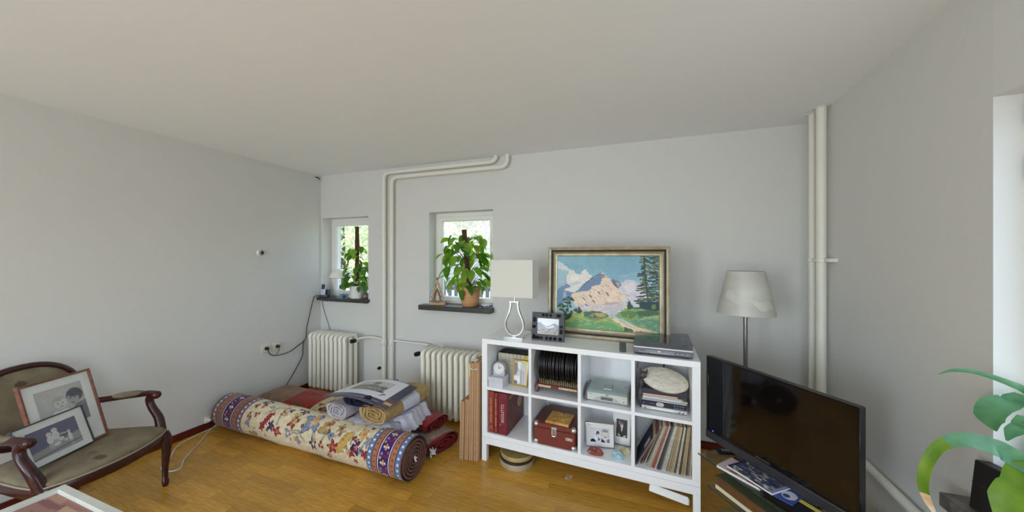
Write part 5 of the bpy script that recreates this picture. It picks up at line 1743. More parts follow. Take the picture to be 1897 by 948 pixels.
CALC = [Vector((-2.195, 1.885, 0.44)), Vector((-1.620, 1.905, 0.418)), Vector((-2.150, 2.265, 0.43)), Vector((-1.63, 2.285, 0.43))]


def cal_pos(dz):
    def f(U, V):
        w00, w10, w01, w11 = (1 - U) * V, U * V, (1 - U) * (1 - V), U * (1 - V)
        ar = [w00 * CALC[0][i] + w10 * CALC[1][i] + w01 * CALC[2][i] + w11 * CALC[3][i] for i in range(3)]
        z_ = ar[2] + 0.036 * np.sin(np.clip(U, 0, 1) * pi) + dz
        return (ar[0] + 1.88, ar[1] - 2.085, z_)
    return f


sheet('front_page', im, cal_pos(0.004), painted('calendar_gloss', 0.35), t)
im2 = Img(40, 30, (206, 196, 176))
sheet('page_block', im2, cal_pos(0.0), PRINT, t)
MB().lathe([(0.008, 0), (0.006, 0.006)], 8, Matrix.Translation((0.05, 0.203, 0.468))).build('hanger', BLACK, t)

# ------------------------------------------------------------------ flat cardboard boxes beside the shelf
for nm, x0, x1, y0, h, lean, lab in [('a', -1.196, -1.163, 2.185, 0.43, 1.2, 'short flat cardboard box, leftmost of the upright boxes'),
                                     ('b', -1.161, -1.130, 2.195, 0.445, 1.2, 'short flat cardboard box beside the leftmost one'),
                                     ('c', -1.127, -1.092, 2.20, 0.715, 0.6, 'tall flat cardboard box with tape, second from the shelf'),
                                     ('d', -1.090, -1.052, 2.205, 0.72, 0.4, 'tall flat cardboard box right against the shelf side')]:
    t = thing('flat_box', lab, 'cardboard box', (x0, y0, 0), 0, 'flat cardboard boxes standing by the shelf')
    t.rotation_euler = (0, R(lean), 0)
    MB().box((0, 0, 0.001), (x1 - x0, 0.37, h), 0.0015).build('body', CARD, t)
    MB().box(((x1 - x0) * 0.42, -0.0006, 0.004), ((x1 - x0) * 0.5, 0.0, h - 0.004)).build('flap_seam', mat('card_seam', (128, 94, 64), 0.9), t)
    MB().box((0.003, 0.004, h), (x1 - x0 - 0.003, 0.366, h + 0.0012)).build('top_flap', mat('card_top', (170, 132, 96), 0.9), t)
    if nm == 'c':
        MB().box((-0.0012, -0.0012, h - 0.10), (0.006, 0.05, h - 0.01)).build('tape', mat('yellow_tape', (220, 206, 120), 0.3), t)
t = thing('packing_slip', 'crumpled white paper slip on top of the tall cardboard boxes', 'paper', (-1.085, 2.215, 0.722), R(10))
MB().box((-0.03, 0.0, 0.0), (0.03, 0.07, 0.0012), M=Matrix.Rotation(R(14), 4, 'Y')).box((-0.028, -0.045, -0.03), (0.022, 0.002, -0.0288), M=Matrix.Rotation(R(35), 4, 'X')).build('slip', PAPER, t)
MB().box((-0.02, -0.04, -0.0285), (0.012, -0.01, -0.0283), M=Matrix.Rotation(R(35), 4, 'X')).build('printing', mat('dial_grey', (90, 90, 92), 0.6), t)

# white cable loop on the floor by the armchair
o = MB().tube(catmull([(-3.43, 1.90, 0.03), (-3.425, 1.86, 0.015), (-3.36, 1.77, 0.004), (-3.25, 1.66, 0.004), (-3.10, 1.50, 0.004), (-3.00, 1.43, 0.004), (-3.02, 1.38, 0.004), (-3.12, 1.38, 0.004),
                       (-3.20, 1.46, 0.004), (-3.36, 1.58, 0.004), (-3.42, 1.72, 0.004), (-3.435, 1.86, 0.004), (-3.43, 1.96, 0.004)], 8), 0.0042, 8).build('white_cable', WCORD)
tag(o, 'white cable looped on the parquet between armchair and carpet roll', 'cable')
t = thing('white_plug', 'small white plug at the left wall beside the carpet roll', 'plug', (XL, 1.83, 0.085))
MB().box((0, -0.022, -0.025), (0.02, 0.022, 0.025), 0.004).build('socket', WHITEPL, t)
MB().lathe([(0.014, 0.018), (0.013, 0.04), (0.006, 0.05)], 12, My).build('plug', WHITEPL, t)

# ================================================================== ARMCHAIR
CT = R(18)
ch = thing('armchair', 'antique mahogany armchair with faded tapestry upholstery at the left wall', 'armchair', (-3.012, 0.964, 0), CT)
MAH = wood_mat('mahogany', (40, 14, 16), (72, 26, 28), 0.28, (3, 3, 12), 5, coat=0.2)
TAP = mat('faded_tapestry', (142, 132, 108), 0.95, rgb2=(112, 102, 82), scale=9, bump=0.4, bscale=220)
# colour the tapestry with woven flowers
nt = TAP.node_tree
vor = nt.nodes.new('ShaderNodeTexVoronoi')
vor.inputs['Scale'].default_value = 7.5
nz = nt.nodes.new('ShaderNodeTexNoise'); nz.inputs['Scale'].default_value = 24
mxv = nt.nodes.new('ShaderNodeMath'); mxv.operation = 'MULTIPLY_ADD'; mxv.inputs[1].default_value = 0.5
rp = nt.nodes.new('ShaderNodeValToRGB')
rp.color_ramp.elements[0].position = 0.36; rp.color_ramp.elements[0].color = (1, 1, 1, 1)
rp.color_ramp.elements[1].position = 0.44; rp.color_ramp.elements[1].color = (0, 0, 0, 1)
mixc = nt.nodes.new('ShaderNodeMix'); mixc.data_type = 'RGBA'
base_ramp = [n for n in nt.nodes if n.type == 'VALTORGB' and n != rp][0]
tcn = [n for n in nt.nodes if n.type == 'TEX_COORD'][0]
nt.links.new(tcn.outputs['Object'], vor.inputs['Vector']); nt.links.new(tcn.outputs['Object'], nz.inputs['Vector'])
nt.links.new(nz.outputs['Fac'], mxv.inputs[0]); nt.links.new(vor.outputs['Distance'], mxv.inputs[2])
nt.links.new(mxv.outputs[0], rp.inputs[0]); nt.links.new(rp.outputs[0], mixc.inputs[0])
nt.links.new(base_ramp.outputs[0], mixc.inputs[6]); mixc.inputs[7].default_value = (*lin((92, 78, 62)), 1)
nt.links.new(mixc.outputs[2], nt.nodes['Principled BSDF'].inputs['Base Color'])


def seat_outline(off=0.0, n=40):
    """front is +x; bowed front, narrower back"""
    pts = []
    key = [(-0.22, -0.2), (-0.05, -0.25), (0.14, -0.285), (0.225, -0.275), (0.285, -0.16), (0.31, 0.0), (0.285, 0.16), (0.225, 0.275), (0.14, 0.285), (-0.05, 0.25), (-0.22, 0.2), (-0.235, 0.0)]
    P = [Vector((a, b, 0)) for a, b in key]
    m = len(P)
    for i in range(m):
        a, b, c_, d_ = P[(i - 1) % m], P[i], P[(i + 1) % m], P[(i + 2) % m]
        for k in range(5):
            u_ = k / 5
            q = 0.5 * ((2 * b) + (c_ - a) * u_ + (2 * a - 5 * b + 4 * c_ - d_) * u_ * u_ + (3 * b - a - 3 * c_ + d_) * u_ ** 3)
            s_ = 1 - off / 0.28
            pts.append((0.03 + (q.x - 0.03) * s_, q.y * s_))
    return pts


def outline_rings(spec):
    return [[Vector((x_, y_, z_)) for x_, y_ in seat_outline(o_)] for o_, z_ in spec]


MB().loops(outline_rings([(0.004, 0.30), (0.0, 0.31), (0.0, 0.345), (0.006, 0.355), (0.05, 0.355), (0.05, 0.30)]), wrap=True).build('seat_rail', MAH, ch)
seat = MB().loops(outline_rings([(0.02, 0.345), (0.006, 0.352), (0.004, 0.372), (0.02, 0.386), (0.07, 0.398), (0.15, 0.404), (0.26, 0.406)])).build('seat', TAP, ch, 70)
MB().tube([Vector((x_, y_, 0.358)) for x_, y_ in seat_outline(0.0)] + [Vector((*seat_outline(0.0)[0], 0.358))], 0.005, 6).build('piping', mat('gimp_braid', (168, 156, 132), 0.9), seat)
for sy in (-1, 1):
    MB().tube([(0.225, sy * 0.26, 0.345), (0.24, sy * 0.268, 0.30), (0.243, sy * 0.266, 0.24), (0.238, sy * 0.262, 0.12), (0.238, sy * 0.262, 0.045), (0.24, sy * 0.262, 0.04), (0.24, sy * 0.262, 0.02), (0.24, sy * 0.262, 0.0)],
              [0.03, 0.03, 0.024, 0.0165, 0.0145, 0.019, 0.017, 0.0125], 14).build('front_leg', MAH, ch, 50)
    MB().tube(catmull([(-0.20, sy * 0.185, 0.36), (-0.215, sy * 0.188, 0.22), (-0.245, sy * 0.192, 0.1), (-0.285, sy * 0.197, 0.0)], 4), [0.022 - 0.008 * k / 12 for k in range(13)], 10).build('back_leg', MAH, ch)
    # arm: post sweeping up and forward-back, then the rest to the back
    arm = MB().tube(catmull([(0.20, sy * 0.272, 0.345), (0.17, sy * 0.285, 0.43), (0.12, sy * 0.288, 0.50), (0.105, sy * 0.286, 0.55), (0.125, sy * 0.285, 0.585)], 6),
                    [0.027, 0.027, 0.026, 0.0255, 0.025, 0.0245, 0.024, 0.0235, 0.023, 0.0225, 0.022, 0.022, 0.0215, 0.021, 0.021, 0.021, 0.021, 0.021, 0.0215, 0.022, 0.022, 0.022, 0.022, 0.022, 0.022], 12).build('arm_post', MAH, ch)
    rest = MB().tube(catmull([(0.15, sy * 0.285, 0.585), (0.10, sy * 0.287, 0.592), (-0.02, sy * 0.275, 0.580), (-0.14, sy * 0.25, 0.567), (-0.235, sy * 0.222, 0.56)], 6), [0.0215] * 4 + [0.019] * 21, 12).build('armrest', MAH, ch)
    MB().sphere((0.152, sy * 0.285, 0.583), 0.0255, u=14, v=10).build('scroll', MAH, rest)
    pad = []
    for k in range(9):
        f = k / 8
        pad.append((0.075 - 0.19 * f, sy * (0.286 - 0.03 * f), 0.600 - 0.02 * f))
    MB().tube(pad, [0.008, 0.019, 0.024, 0.026, 0.026, 0.026, 0.024, 0.019, 0.008], 12, flat=0.75).build('arm_pad', TAP, rest)
# oval back, leaning
Mb = Matrix.Translation((-0.235, 0, 0.40)) @ Matrix.Rotation(R(-13), 4, 'Y')


def back_pt(a, s_=1.0, xo=0.0):
    ry, rz_ = 0.232 * s_, 0.205 * s_
    e = 0.86
    cy_, cz_ = cos(a), sin(a)
    yy = math.copysign(abs(cy_) ** e, cy_) * ry
    zz = math.copysign(abs(cz_) ** e, cz_) * rz_
    if zz > 0:
        zz *= 1.12 - 0.1 * (yy / ry) ** 2 * 0
    return Mb @ Vector((xo, yy, 0.235 + zz))


MB().tube([back_pt(k * 2 * pi / 48) for k in range(49)], 0.019, 10, cap=False).build('back_frame', MAH, ch, 60)
MB().loops([[back_pt(k * 2 * pi / 40, s_, xo) for k in range(40)] for s_, xo in ((0.93, -0.012), (0.95, 0.008), (0.85, 0.02), (0.6, 0.03), (0.3, 0.033), (0.02, 0.034))]).build('backrest', TAP, ch, 70)
MB().loops([[back_pt(k * 2 * pi / 40, s_, xo) for k in range(40)] for s_, xo in ((0.94, -0.006), (0.9, -0.02), (0.02, -0.02))]).build('back_panel', mat('back_lining', (120, 110, 92), 0.9), ch, 70)
for sy in (-1, 1):
    MB().tube(catmull([(-0.20, sy * 0.185, 0.33), (-0.225, sy * 0.19, 0.42), Mb @ Vector((0, sy * 0.205, 0.12))], 5), 0.02, 10).build('back_post', MAH, ch)

# framed pictures standing on the seat
t = thing('framed_photograph', 'larger wooden framed black and white photo leaning on the chair back', 'framed photo', (-2.968, 0.947, 0.408), R(114.2))
t.rotation_euler = (R(-16), 0, R(113))
FW, FH = 0.315, 0.42
OAK = wood_mat('reddish_frame_wood', (108, 66, 52), (140, 92, 74), 0.4, (3, 3, 12), 5)
ring_frame(FW, FH, [(0, 0.006), (0, -0.010), (0.002, -0.012), (0.010, -0.012), (0.0125, -0.007), (0.0125, 0.004)]).build('frame', OAK, t)
MB().box((-FW / 2 + 0.008, -0.004, 0.008), (FW / 2 - 0.008, 0.008, FH - 0.008)).build('mount', mat('mount_card', (222, 226, 224), 0.7), t)
im = Img(130, 144, (172, 170, 166))
im.ell(0.5, 0.25, 0.7, 0.5, (182, 180, 174), soft=0.9)
im.poly([(0.62, 1), (0.66, 0.66), (0.78, 0.54), (1, 0.5), (1, 1)], (124, 124, 128))
im.ell(0.79, 0.31, 0.20, 0.19, (86, 86, 90), soft=0.15); im.ell(0.735, 0.40, 0.145, 0.165, (158, 156, 152), soft=0.2); im.ell(0.80, 0.27, 0.17, 0.10, (80, 80, 84), soft=0.3)
im.ell(0.685, 0.375, 0.022, 0.012, (70, 70, 74)); im.ell(0.79, 0.375, 0.022, 0.012, (70, 70, 74)); im.ell(0.69, 0.345, 0.035, 0.008, (84, 84, 86)); im.ell(0.725, 0.43, 0.016, 0.03, (136, 134, 130), soft=0.6); im.ell(0.72, 0.49, 0.045, 0.014, (112, 104, 102))
im.poly([(0.08, 1), (0.16, 0.74), (0.30, 0.58), (0.58, 0.58), (0.70, 0.74), (0.72, 1)], (212, 212, 210))
im.ell(0.45, 0.40, 0.165, 0.165, (150, 148, 146), soft=0.1); im.ell(0.455, 0.41, 0.155, 0.155, (194, 191, 187), soft=0.15); im.ell(0.43, 0.31, 0.13, 0.07, (160, 158, 155), soft=0.6)
im.ell(0.41, 0.41, 0.016, 0.012, (88, 86, 88)); im.ell(0.51, 0.41, 0.016, 0.012, (88, 86, 88)); im.ell(0.465, 0.45, 0.014, 0.014, (160, 156, 152), soft=0.6); im.ell(0.465, 0.495, 0.035, 0.011, (132, 122, 120))
im.line([(0.3, 0.7), (0.36, 1.0)], 0.006, (176, 176, 176)); im.line([(0.52, 0.68), (0.56, 1.0)], 0.006, (178, 178, 178))
im.speck(0.02, 20)
rect_sheet('picture', im, -0.102, 0.102, 0.14, 0.365, -0.0045, GLOSSPRINT, t)
t = thing('framed_photograph', 'smaller black framed photo of children standing on the armchair seat', 'framed photo', (-2.905, 0.88, 0.410), R(117))
t.rotation_euler = (R(-18), 0, R(117))
FW, FH = 0.31, 0.228
ring_frame(FW, FH, [(0, 0.008), (0, -0.008), (0.002, -0.010), (0.005, -0.010), (0.006, -0.006), (0.006, 0.002)]).build('frame', mat('slate_frame', (58, 58, 70), 0.4), t)
MB().box((-FW / 2 + 0.004, -0.003, 0.004), (FW / 2 - 0.004, 0.006, FH - 0.004)).build('mount', mat('mount_card', (222, 226, 224), 0.7), t)
im = Img(150, 100, (112, 112, 132))
im.poly([(0, 0.0), (1, 0), (1, 0.5), (0.5, 0.62), (0, 0.7)], (100, 100, 124)); im.poly([(0, 0.75), (0.5, 0.66), (1, 0.55), (1, 1), (0, 1)], (150, 148, 152))
for cx_, cy_, r_ in ((0.40, 0.30, 0.055), (0.52, 0.22, 0.06), (0.78, 0.45, 0.035)):
    im.ell(cx_, cy_, r_, r_ * 1.4, (196, 194, 196))
    im.ell(cx_, cy_ + 0.2, r_ * 1.2, 0.16, (206, 206, 208)); im.ell(cx_, cy_ + 0.42, r_ * 1.1, 0.1, (168, 168, 178))
im.line([(0.52, 0.42), (0.72, 0.45)], 0.02, (186, 184, 186)); im.ell(0.6, 0.6, 0.06, 0.07, (200, 200, 200)); im.ell(0.5, 0.72, 0.07, 0.06, (206, 204, 204)); im.ell(0.68, 0.7, 0.04, 0.05, (190, 190, 194))
im.poly([(0, 0.93), (1, 0.82), (1, 0.86), (0, 0.97)], (104, 104, 112))
rect_sheet('picture', im, -0.108, 0.108, 0.036, 0.186, -0.0036, GLOSSPRINT, t)

# low table with a white framed print in the foreground
TX0, TY1 = -2.285, 0.70
tb = thing('low_table', 'small wooden table under the white framed print in the foreground', 'table', (-1.96, 0.43, 0))
MB().box((-0.29, -0.235, 0.472), (0.29, 0.235, 0.50), 0.004).build('table_top', MAH, tb)
for sx in (-1, 1):
    for sy in (-1, 1):
        MB().tube([(sx * 0.24, sy * 0.19, 0.475), (sx * 0.245, sy * 0.195, 0.2), (sx * 0.25, sy * 0.2, 0.0)], [0.02, 0.016, 0.013], 10).build('leg', MAH, tb)
t = thing('white_framed_print', 'white framed print lying flat in the foreground corner', 'framed print', (-1.96, TY1, 0.50))
t.rotation_euler = (R(-90), 0, R(180))
FW, FH = 0.65, 0.52
ring_frame(FW, FH, [(0, 0.0), (0, -0.022), (0.002, -0.024), (0.026, -0.024), (0.028, -0.02), (0.030, -0.012), (0.030, 0.0)]).build('frame', mat('white_frame', (214, 216, 208), 0.45), t)
im = Img(90, 74, (150, 104, 96))
for k in range(40):
    y_ = random.random()
    x_ = random.random()
    im.poly([(x_, y_), (x_ + 0.25, y_ - 0.02), (x_ + 0.3, y_ + 0.03), (x_ + 0.02, y_ + 0.05)], random.choice([(176, 132, 108), (130, 84, 70), (196, 160, 128), (120, 70, 72), (160, 150, 136)]), 0.8)
im.poly([(0.0, 0.42), (0.36, 0.35), (0.42, 0.6), (0, 0.72)], (150, 152, 144)); im.poly([(0, 0.3), (0.5, 0.2), (0.5, 0.26), (0, 0.36)], (96, 60, 54))
rect_sheet('picture', im, -FW / 2 + 0.029, FW / 2 - 0.029, 0.029, FH - 0.029, -0.010, GLOSSPRINT, t)
MB().box((-FW / 2 + 0.01, -0.008, 0.01), (FW / 2 - 0.01, -0.001, FH - 0.01)).build('backing', CARD, t)
# ================================================================== WINDOW SILLS: PLANTS AND SMALL THINGS
def heart_leaf(name, material):
    """heart-shaped leaf, stalk end at the origin, blade along +x, unit length"""
    prof = [(-0.06, 0.0), (-0.12, 0.14), (-0.06, 0.30), (0.12, 0.40), (0.35, 0.40), (0.58, 0.31), (0.78, 0.18), (0.92, 0.07), (1.0, 0.0)]
    mb = MB()
    rows = []
    mid = [-0.0, 0.0, 0.05, 0.15, 0.35, 0.58, 0.78, 0.92, 1.0]
    L_, M_, R_ = [], [], []
    for (x_, y_), m in zip(prof, mid):
        bend = -0.22 * max(0, m - 0.3) ** 2 * 1.6
        M_.append(mb.bm.verts.new((m, 0, bend)))
        L_.append(mb.bm.verts.new((x_, y_, bend + 0.32 * y_ - 0.15 * y_ * y_)))
        R_.append(mb.bm.verts.new((x_, -y_, bend + 0.32 * y_ - 0.15 * y_ * y_)))
    for k in range(len(prof) - 1):
        for A_, s_ in ((L_, 1), (R_, -1)):
            q = (M_[k], M_[k + 1], A_[k + 1], A_[k])
            try:
                mb.bm.faces.new(q)
            except ValueError:
                pass
    bmesh.ops.remove_doubles(mb.bm, verts=mb.bm.verts[:], dist=1e-5)
    return mb.mesh(name, material, 80)


LEAF_D = heart_leaf('leaf', leaf_mat('pothos_deep', (92, 138, 50), (60, 108, 34)))
LEAF_B = heart_leaf('leaf', leaf_mat('pothos_bright', (146, 184, 72), (104, 154, 50)))
LEAF_Y = heart_leaf('leaf', leaf_mat('pothos_yellow', (164, 186, 84), (130, 164, 62)))
STALK = mat('green_stalk', (108, 130, 60), 0.6)
MOSS = mat('moss_pole_fibre', (104, 66, 48), 0.95, rgb2=(64, 40, 30), scale=90, bump=1.0, bscale=160)


def climbing_plant(label, loc, pot, soil_z, pole_h, pole_r, pole_tilt, leaves, seed):
    t = thing('potted_pothos', label, 'plant', loc)
    pot(t)
    rg_ = random.Random(seed)
    pth = [(pole_tilt * f * pole_h * 0.3, 0.0, soil_z - 0.03 + pole_h * f) for f in [k / 16 for k in range(17)]]
    MB().tube(pth, [pole_r * (1 + 0.10 * sin(k * 5.3)) for k in range(17)], 14).build('moss_pole', MOSS, t, 60)
    for (cx, cy, cz, ln, pitch, yaw, kind) in leaves:
        me = {'d': LEAF_D, 'b': LEAF_B, 'y': LEAF_Y}[kind]
        o = link_mesh('leaf', me, t, (cx, cy, cz), (R(rg_.uniform(-25, 25)), R(pitch), R(yaw)), (ln, ln * rg_.uniform(0.85, 1.05), ln))
        # petiole back to the pole
        zz = max(soil_z + 0.01, cz - 0.06 - 0.3 * abs(cx))
        f = (zz - soil_z + 0.03) / pole_h
        px_ = pole_tilt * min(1, f) * pole_h * 0.3
        MB().tube(catmull([(px_, 0, zz), (px_ * 0.4 + cx * 0.6, cy * 0.6, max(zz, cz) + 0.015), (cx, cy, cz)], 3), 0.0019, 5).build('stalk', STALK, t)
    return t


def pot_white(t):
    WP = mat('white_ceramic', (226, 226, 228), 0.25, var=0.01)
    MB().lathe([(0.070, 0.0), (0.074, 0.004), (0.080, 0.13), (0.081, 0.142), (0.077, 0.142), (0.073, 0.11), (0.01, 0.11)], 32).build('pot', WP, t)
    MB().lathe([(0.073, 0.10), (0.073, 0.122), (0.004, 0.124)], 24).build('soil', mat('potting_soil', (58, 44, 34), 0.95, bump=1, bscale=120), t)


def pot_terra(t):
    TC = mat('terracotta', (214, 164, 120), 0.8, rgb2=(196, 142, 98), scale=5, stretch=(1, 1, 9))
    MB().lathe([(0.066, 0.0), (0.070, 0.003), (0.088, 0.05), (0.0985, 0.11), (0.1005, 0.165), (0.0995, 0.19), (0.094, 0.19), (0.092, 0.16), (0.01, 0.16)], 36).build('pot', TC, t)
    MB().lathe([(0.0935, 0.15), (0.0935, 0.17), (0.004, 0.173)], 24).build('soil', mat('potting_soil', (58, 44, 34), 0.95), t)


rl = random.Random(31)
lv = []
# corner plant: leaves placed around the pole, denser low down
for k in range(64):
    f = rl.random() ** 1.5
    z_ = 0.13 + 0.47 * f
    spread = 0.185 * (1 - 0.55 * f)
    a = rl.uniform(-pi, pi)
    x_, y_ = spread * cos(a) * rl.uniform(0.45, 1.05), -0.02 + 0.6 * spread * sin(a) * rl.uniform(0.3, 1)
    y_ = max(-0.13, min(0.06, y_))
    yaw = math.degrees(math.atan2(y_, x_)) + rl.uniform(-35, 35)
    lv.append((x_, y_, z_, rl.uniform(0.062, 0.095), rl.uniform(15, 70), yaw, rl.choice('dddbbb')))
climbing_plant('climbing plant on a tall brown moss pole in white pot, corner window', (-2.945, 2.985, 1.0205), pot_white, 0.115, 0.73, 0.0225, 0.0, lv, 3)
lv = []
rl = random.Random(47)
for k in range(92):
    f = rl.random()
    z_ = 0.20 + 0.50 * f
    spread = 0.235 * (0.55 + 0.75 * sin(pi * min(1, 0.18 + 0.72 * f)))
    a = rl.uniform(-pi, pi)
    x_ = -0.035 + spread * cos(a) * rl.uniform(0.4, 1.02)
    y_ = -0.02 + 0.7 * spread * sin(a) * rl.uniform(0.2, 1)
    y_ = max(-0.19, min(0.055, y_))
    if y_ > -0.03:
        x_ = max(-0.3, min(0.13, x_))
    if x_ > 0.13 and z_ > 0.42:
        x_ -= 0.12
    yaw = math.degrees(math.atan2(y_, x_ + 0.035)) + rl.uniform(-40, 40)
    lv.append((x_, y_, z_, rl.uniform(0.075, 0.125), rl.uniform(10, 80), yaw, rl.choice('dddbbbby')))
# a few trailing leaves over the rim
lv += [(-0.03, -0.10, 0.155, 0.095, 78, -95, 'd'), (0.02, -0.09, 0.20, 0.10, 30, -25, 'd'), (0.06, -0.09, 0.19, 0.085, 55, -60, 'd'), (0.125, 0.0, 0.165, 0.075, 80, 10, 'y'),
       (-0.13, 0.02, 0.20, 0.09, 82, 170, 'y'), (-0.14, 0.03, 0.31, 0.085, 75, 190, 'y'), (0.19, -0.03, 0.30, 0.12, 40, -15, 'd'), (0.16, -0.06, 0.33, 0.11, 35, -10, 'd'),
       (0.05, 0.0, 0.66, 0.10, -5, 10, 'b'), (-0.12, -0.04, 0.66, 0.10, 0, 170, 'b'), (-0.10, -0.06, 0.62, 0.13, 35, -30, 'd'), (-0.19, -0.05, 0.55, 0.13, 60, -100, 'd'), (-0.22, -0.04, 0.38, 0.13, 75, -110, 'd')]
climbing_plant('bushy climbing plant with large bright leaves in terracotta pot', (-1.505, 2.968, 1.0055), pot_terra, 0.165, 0.62, 0.026, -0.35, lv, 5)

# things on the corner sill
t = thing('cordless_phone', 'silver and navy cordless phone handset in its cradle', 'phone', (-3.385, 2.935, 1.0205), R(24))
MB().box((-0.045, -0.035, 0), (0.045, 0.045, 0.028), 0.006, seg=2).build('cradle', mat('phone_navy', (36, 40, 66), 0.35), t)
MB().box((0.0, 0.0, 0.02), (0.05, 0.012, 0.085), 0.004, M=Matrix.Translation((0.0, 0.03, 0))).build('cradle_back', mat('phone_navy', (36, 40, 66), 0.35), t)
hs_ = MB().box((-0.024, -0.012, 0.0), (0.024, 0.012, 0.14), 0.009, seg=2, M=Matrix.Translation((-0.012, -0.005, 0.02)) @ Matrix.Rotation(R(-10), 4, 'X')).build('handset', mat('phone_silver', (206, 208, 214), 0.3), t)
MB().box((-0.019, -0.0135, 0.07), (0.019, -0.0115, 0.128), 0.001, M=Matrix.Translation((-0.012, -0.005, 0.02)) @ Matrix.Rotation(R(-10), 4, 'X')).build('screen', mat('phone_screen', (46, 36, 78), 0.2), hs_)
for k in range(9):
    MB().box((-0.015 + 0.011 * (k % 3), -0.0135, 0.022 + 0.013 * (k // 3)), (-0.008 + 0.011 * (k % 3), -0.0118, 0.029 + 0.013 * (k // 3)), M=Matrix.Translation((-0.012, -0.005, 0.02)) @ Matrix.Rotation(R(-10), 4, 'X')).build('key', mat('key_grey', (150, 152, 160), 0.4), hs_)
t = thing('mushroom_lamp', 'small lamp with white domed shade and clear glass foot, corner sill', 'lamp', (-3.205, 3.0, 1.0205))
CG = glass('clear_glass', (0.93, 0.95, 0.97), 1.5, extra=0.05)
MB().lathe([(0.045, 0), (0.046, 0.008), (0.02, 0.016), (0.018, 0.06), (0.024, 0.085), (0.018, 0.11), (0.012, 0.23)], 24).build('glass_foot', CG, t)
SHD = mat('opal_white', (236, 234, 230), 0.3, var=0.01)
MB().lathe([(0.118, 0.228), (0.112, 0.262), (0.09, 0.296), (0.055, 0.318), (0.015, 0.328), (0.0, 0.329)], 32, cap=False).build('shade', SHD, t)
MB().lathe([(0.119, 0.224), (0.119, 0.229)], 32, cap=False).build('rim', mat('grey_rim', (140, 140, 140), 0.4), t)
MB().lathe([(0.012, 0.22), (0.02, 0.25), (0.02, 0.29)], 12).build('light_bulb', SHD, t)
t = thing('glass_bowl', 'small clear bluish glass bowl beside the white pot', 'bowl', (-3.08, 2.925, 1.0205))
MB().lathe([(0.02, 0), (0.022, 0.003), (0.036, 0.028), (0.040, 0.05), (0.037, 0.05), (0.032, 0.026), (0.016, 0.008)], 20).build('bowl', glass('blue_glass', (0.72, 0.82, 0.9), 1.5, extra=0.06), t)
MB().sphere((0, 0, 0.02), 0.014).build('marble', mat('blue_marble', (80, 120, 170), 0.1), t)
t = thing('tiny_framed_photo', 'tiny dark framed photo on the corner sill beside the glass bowl', 'photo frame', (-3.03, 2.965, 1.0205), R(10))
ring_frame(0.055, 0.04, [(0, 0), (0, -0.006), (0.005, -0.006), (0.006, 0.0)]).build('frame', BLACK, t)
MB().box((-0.024, -0.002, 0.004), (0.024, 0.001, 0.036)).build('picture', PAPER, t)
t = thing('pewter_figurine', 'small grey round-bellied figurine to the right of the white pot', 'figurine', (-2.80, 2.955, 1.0205))
PEW = mat('pewter', (120, 116, 112), 0.35, metal=0.5)
MB().lathe([(0.026, 0), (0.036, 0.015), (0.04, 0.035), (0.03, 0.055), (0.018, 0.066), (0.02, 0.072)], 20).build('body', PEW, t)
MB().lathe([(0.012, 0.068), (0.022, 0.085), (0.021, 0.10), (0.012, 0.112), (0.016, 0.118), (0.012, 0.128), (0.0, 0.134)], 18).build('head', PEW, t)
# things on the second sill
t = thing('wooden_tree', 'small layered wooden fir tree ornament on a wooden foot', 'ornament', (-1.855, 2.935, 1.0055), R(14))
PINE = wood_mat('plywood_light', (176, 138, 96), (206, 172, 128), 0.6, (3, 3, 14), 4)
MB().box((-0.082, -0.026, 0), (0.082, 0.026, 0.024), 0.002).build('foot', PINE, t)


def fir(sc, z0, grow):
    out = []
    for sgn in (1, -1):
        side = [(0.0, 0.225), (0.022, 0.185), (0.012, 0.185), (0.045, 0.135), (0.026, 0.138), (0.066, 0.075), (0.040, 0.080), (0.078, 0.02), (0.02, 0.026), (0.016, 0.0)]
        pts = [(sgn * (x_ * sc + (grow if i_ not in (0,) else 0)), z0 + z_ * sc + (grow * 1.5 if i_ == 0 else 0)) for i_, (x_, z_) in enumerate(side)]
        out += pts if sgn > 0 else list(reversed(pts))[:-1]
    return out


def fir_ring(name, so, si, y0, y1, material):
    O_, I_ = fir(so, 0.024, 0.0), fir(si, 0.034, 0.0)
    mb = MB()
    mb.loops([[Vector((x_, y_, z_)) for x_, z_ in pts] for pts, y_ in ((O_, y0), (O_, y1), (I_, y1), (I_, y0))], wrap=True)
    mb.build(name, material, t, 20)


fir_ring('outer_tree', 1.0, 0.78, -0.006, 0.006, PINE)
fir_ring('inner_tree', 0.66, 0.46, -0.014, -0.004, mat('fir_brown', (128, 90, 72), 0.7))
MB().prism([(0.02 * (1 if k % 2 == 0 else 0.45) * cos(pi / 2 + k * pi / 5), 0.262 + 0.02 * (1 if k % 2 == 0 else 0.45) * sin(pi / 2 + k * pi / 5)) for k in range(10)], 'y', -0.005, 0.005).build('star', mat('fir_brown', (128, 90, 72), 0.7), t)
for (xx, zz) in ((-0.07, 0.05), (0.07, 0.05), (-0.06, 0.1), (0.06, 0.1), (-0.04, 0.155), (0.04, 0.155)):
    MB().sphere((xx, -0.004, zz), 0.007, u=8, v=6).build('bead', PAPER, t)
t = thing('glass_ashtray', 'low round clear glass dish on the sill right of the terracotta pot', 'dish', (-1.325, 2.945, 1.0055))
MB().lathe([(0.038, 0), (0.045, 0.004), (0.047, 0.02), (0.043, 0.021), (0.038, 0.009), (0.0, 0.008)], 24).build('dish', glass('ash_glass', (0.8, 0.86, 0.9), 1.5, extra=0.12), t)
MB().lathe([(0.046, 0.0185), (0.0475, 0.0195), (0.0475, 0.0215), (0.044, 0.0215)], 24).build('rim', CHROME, t)

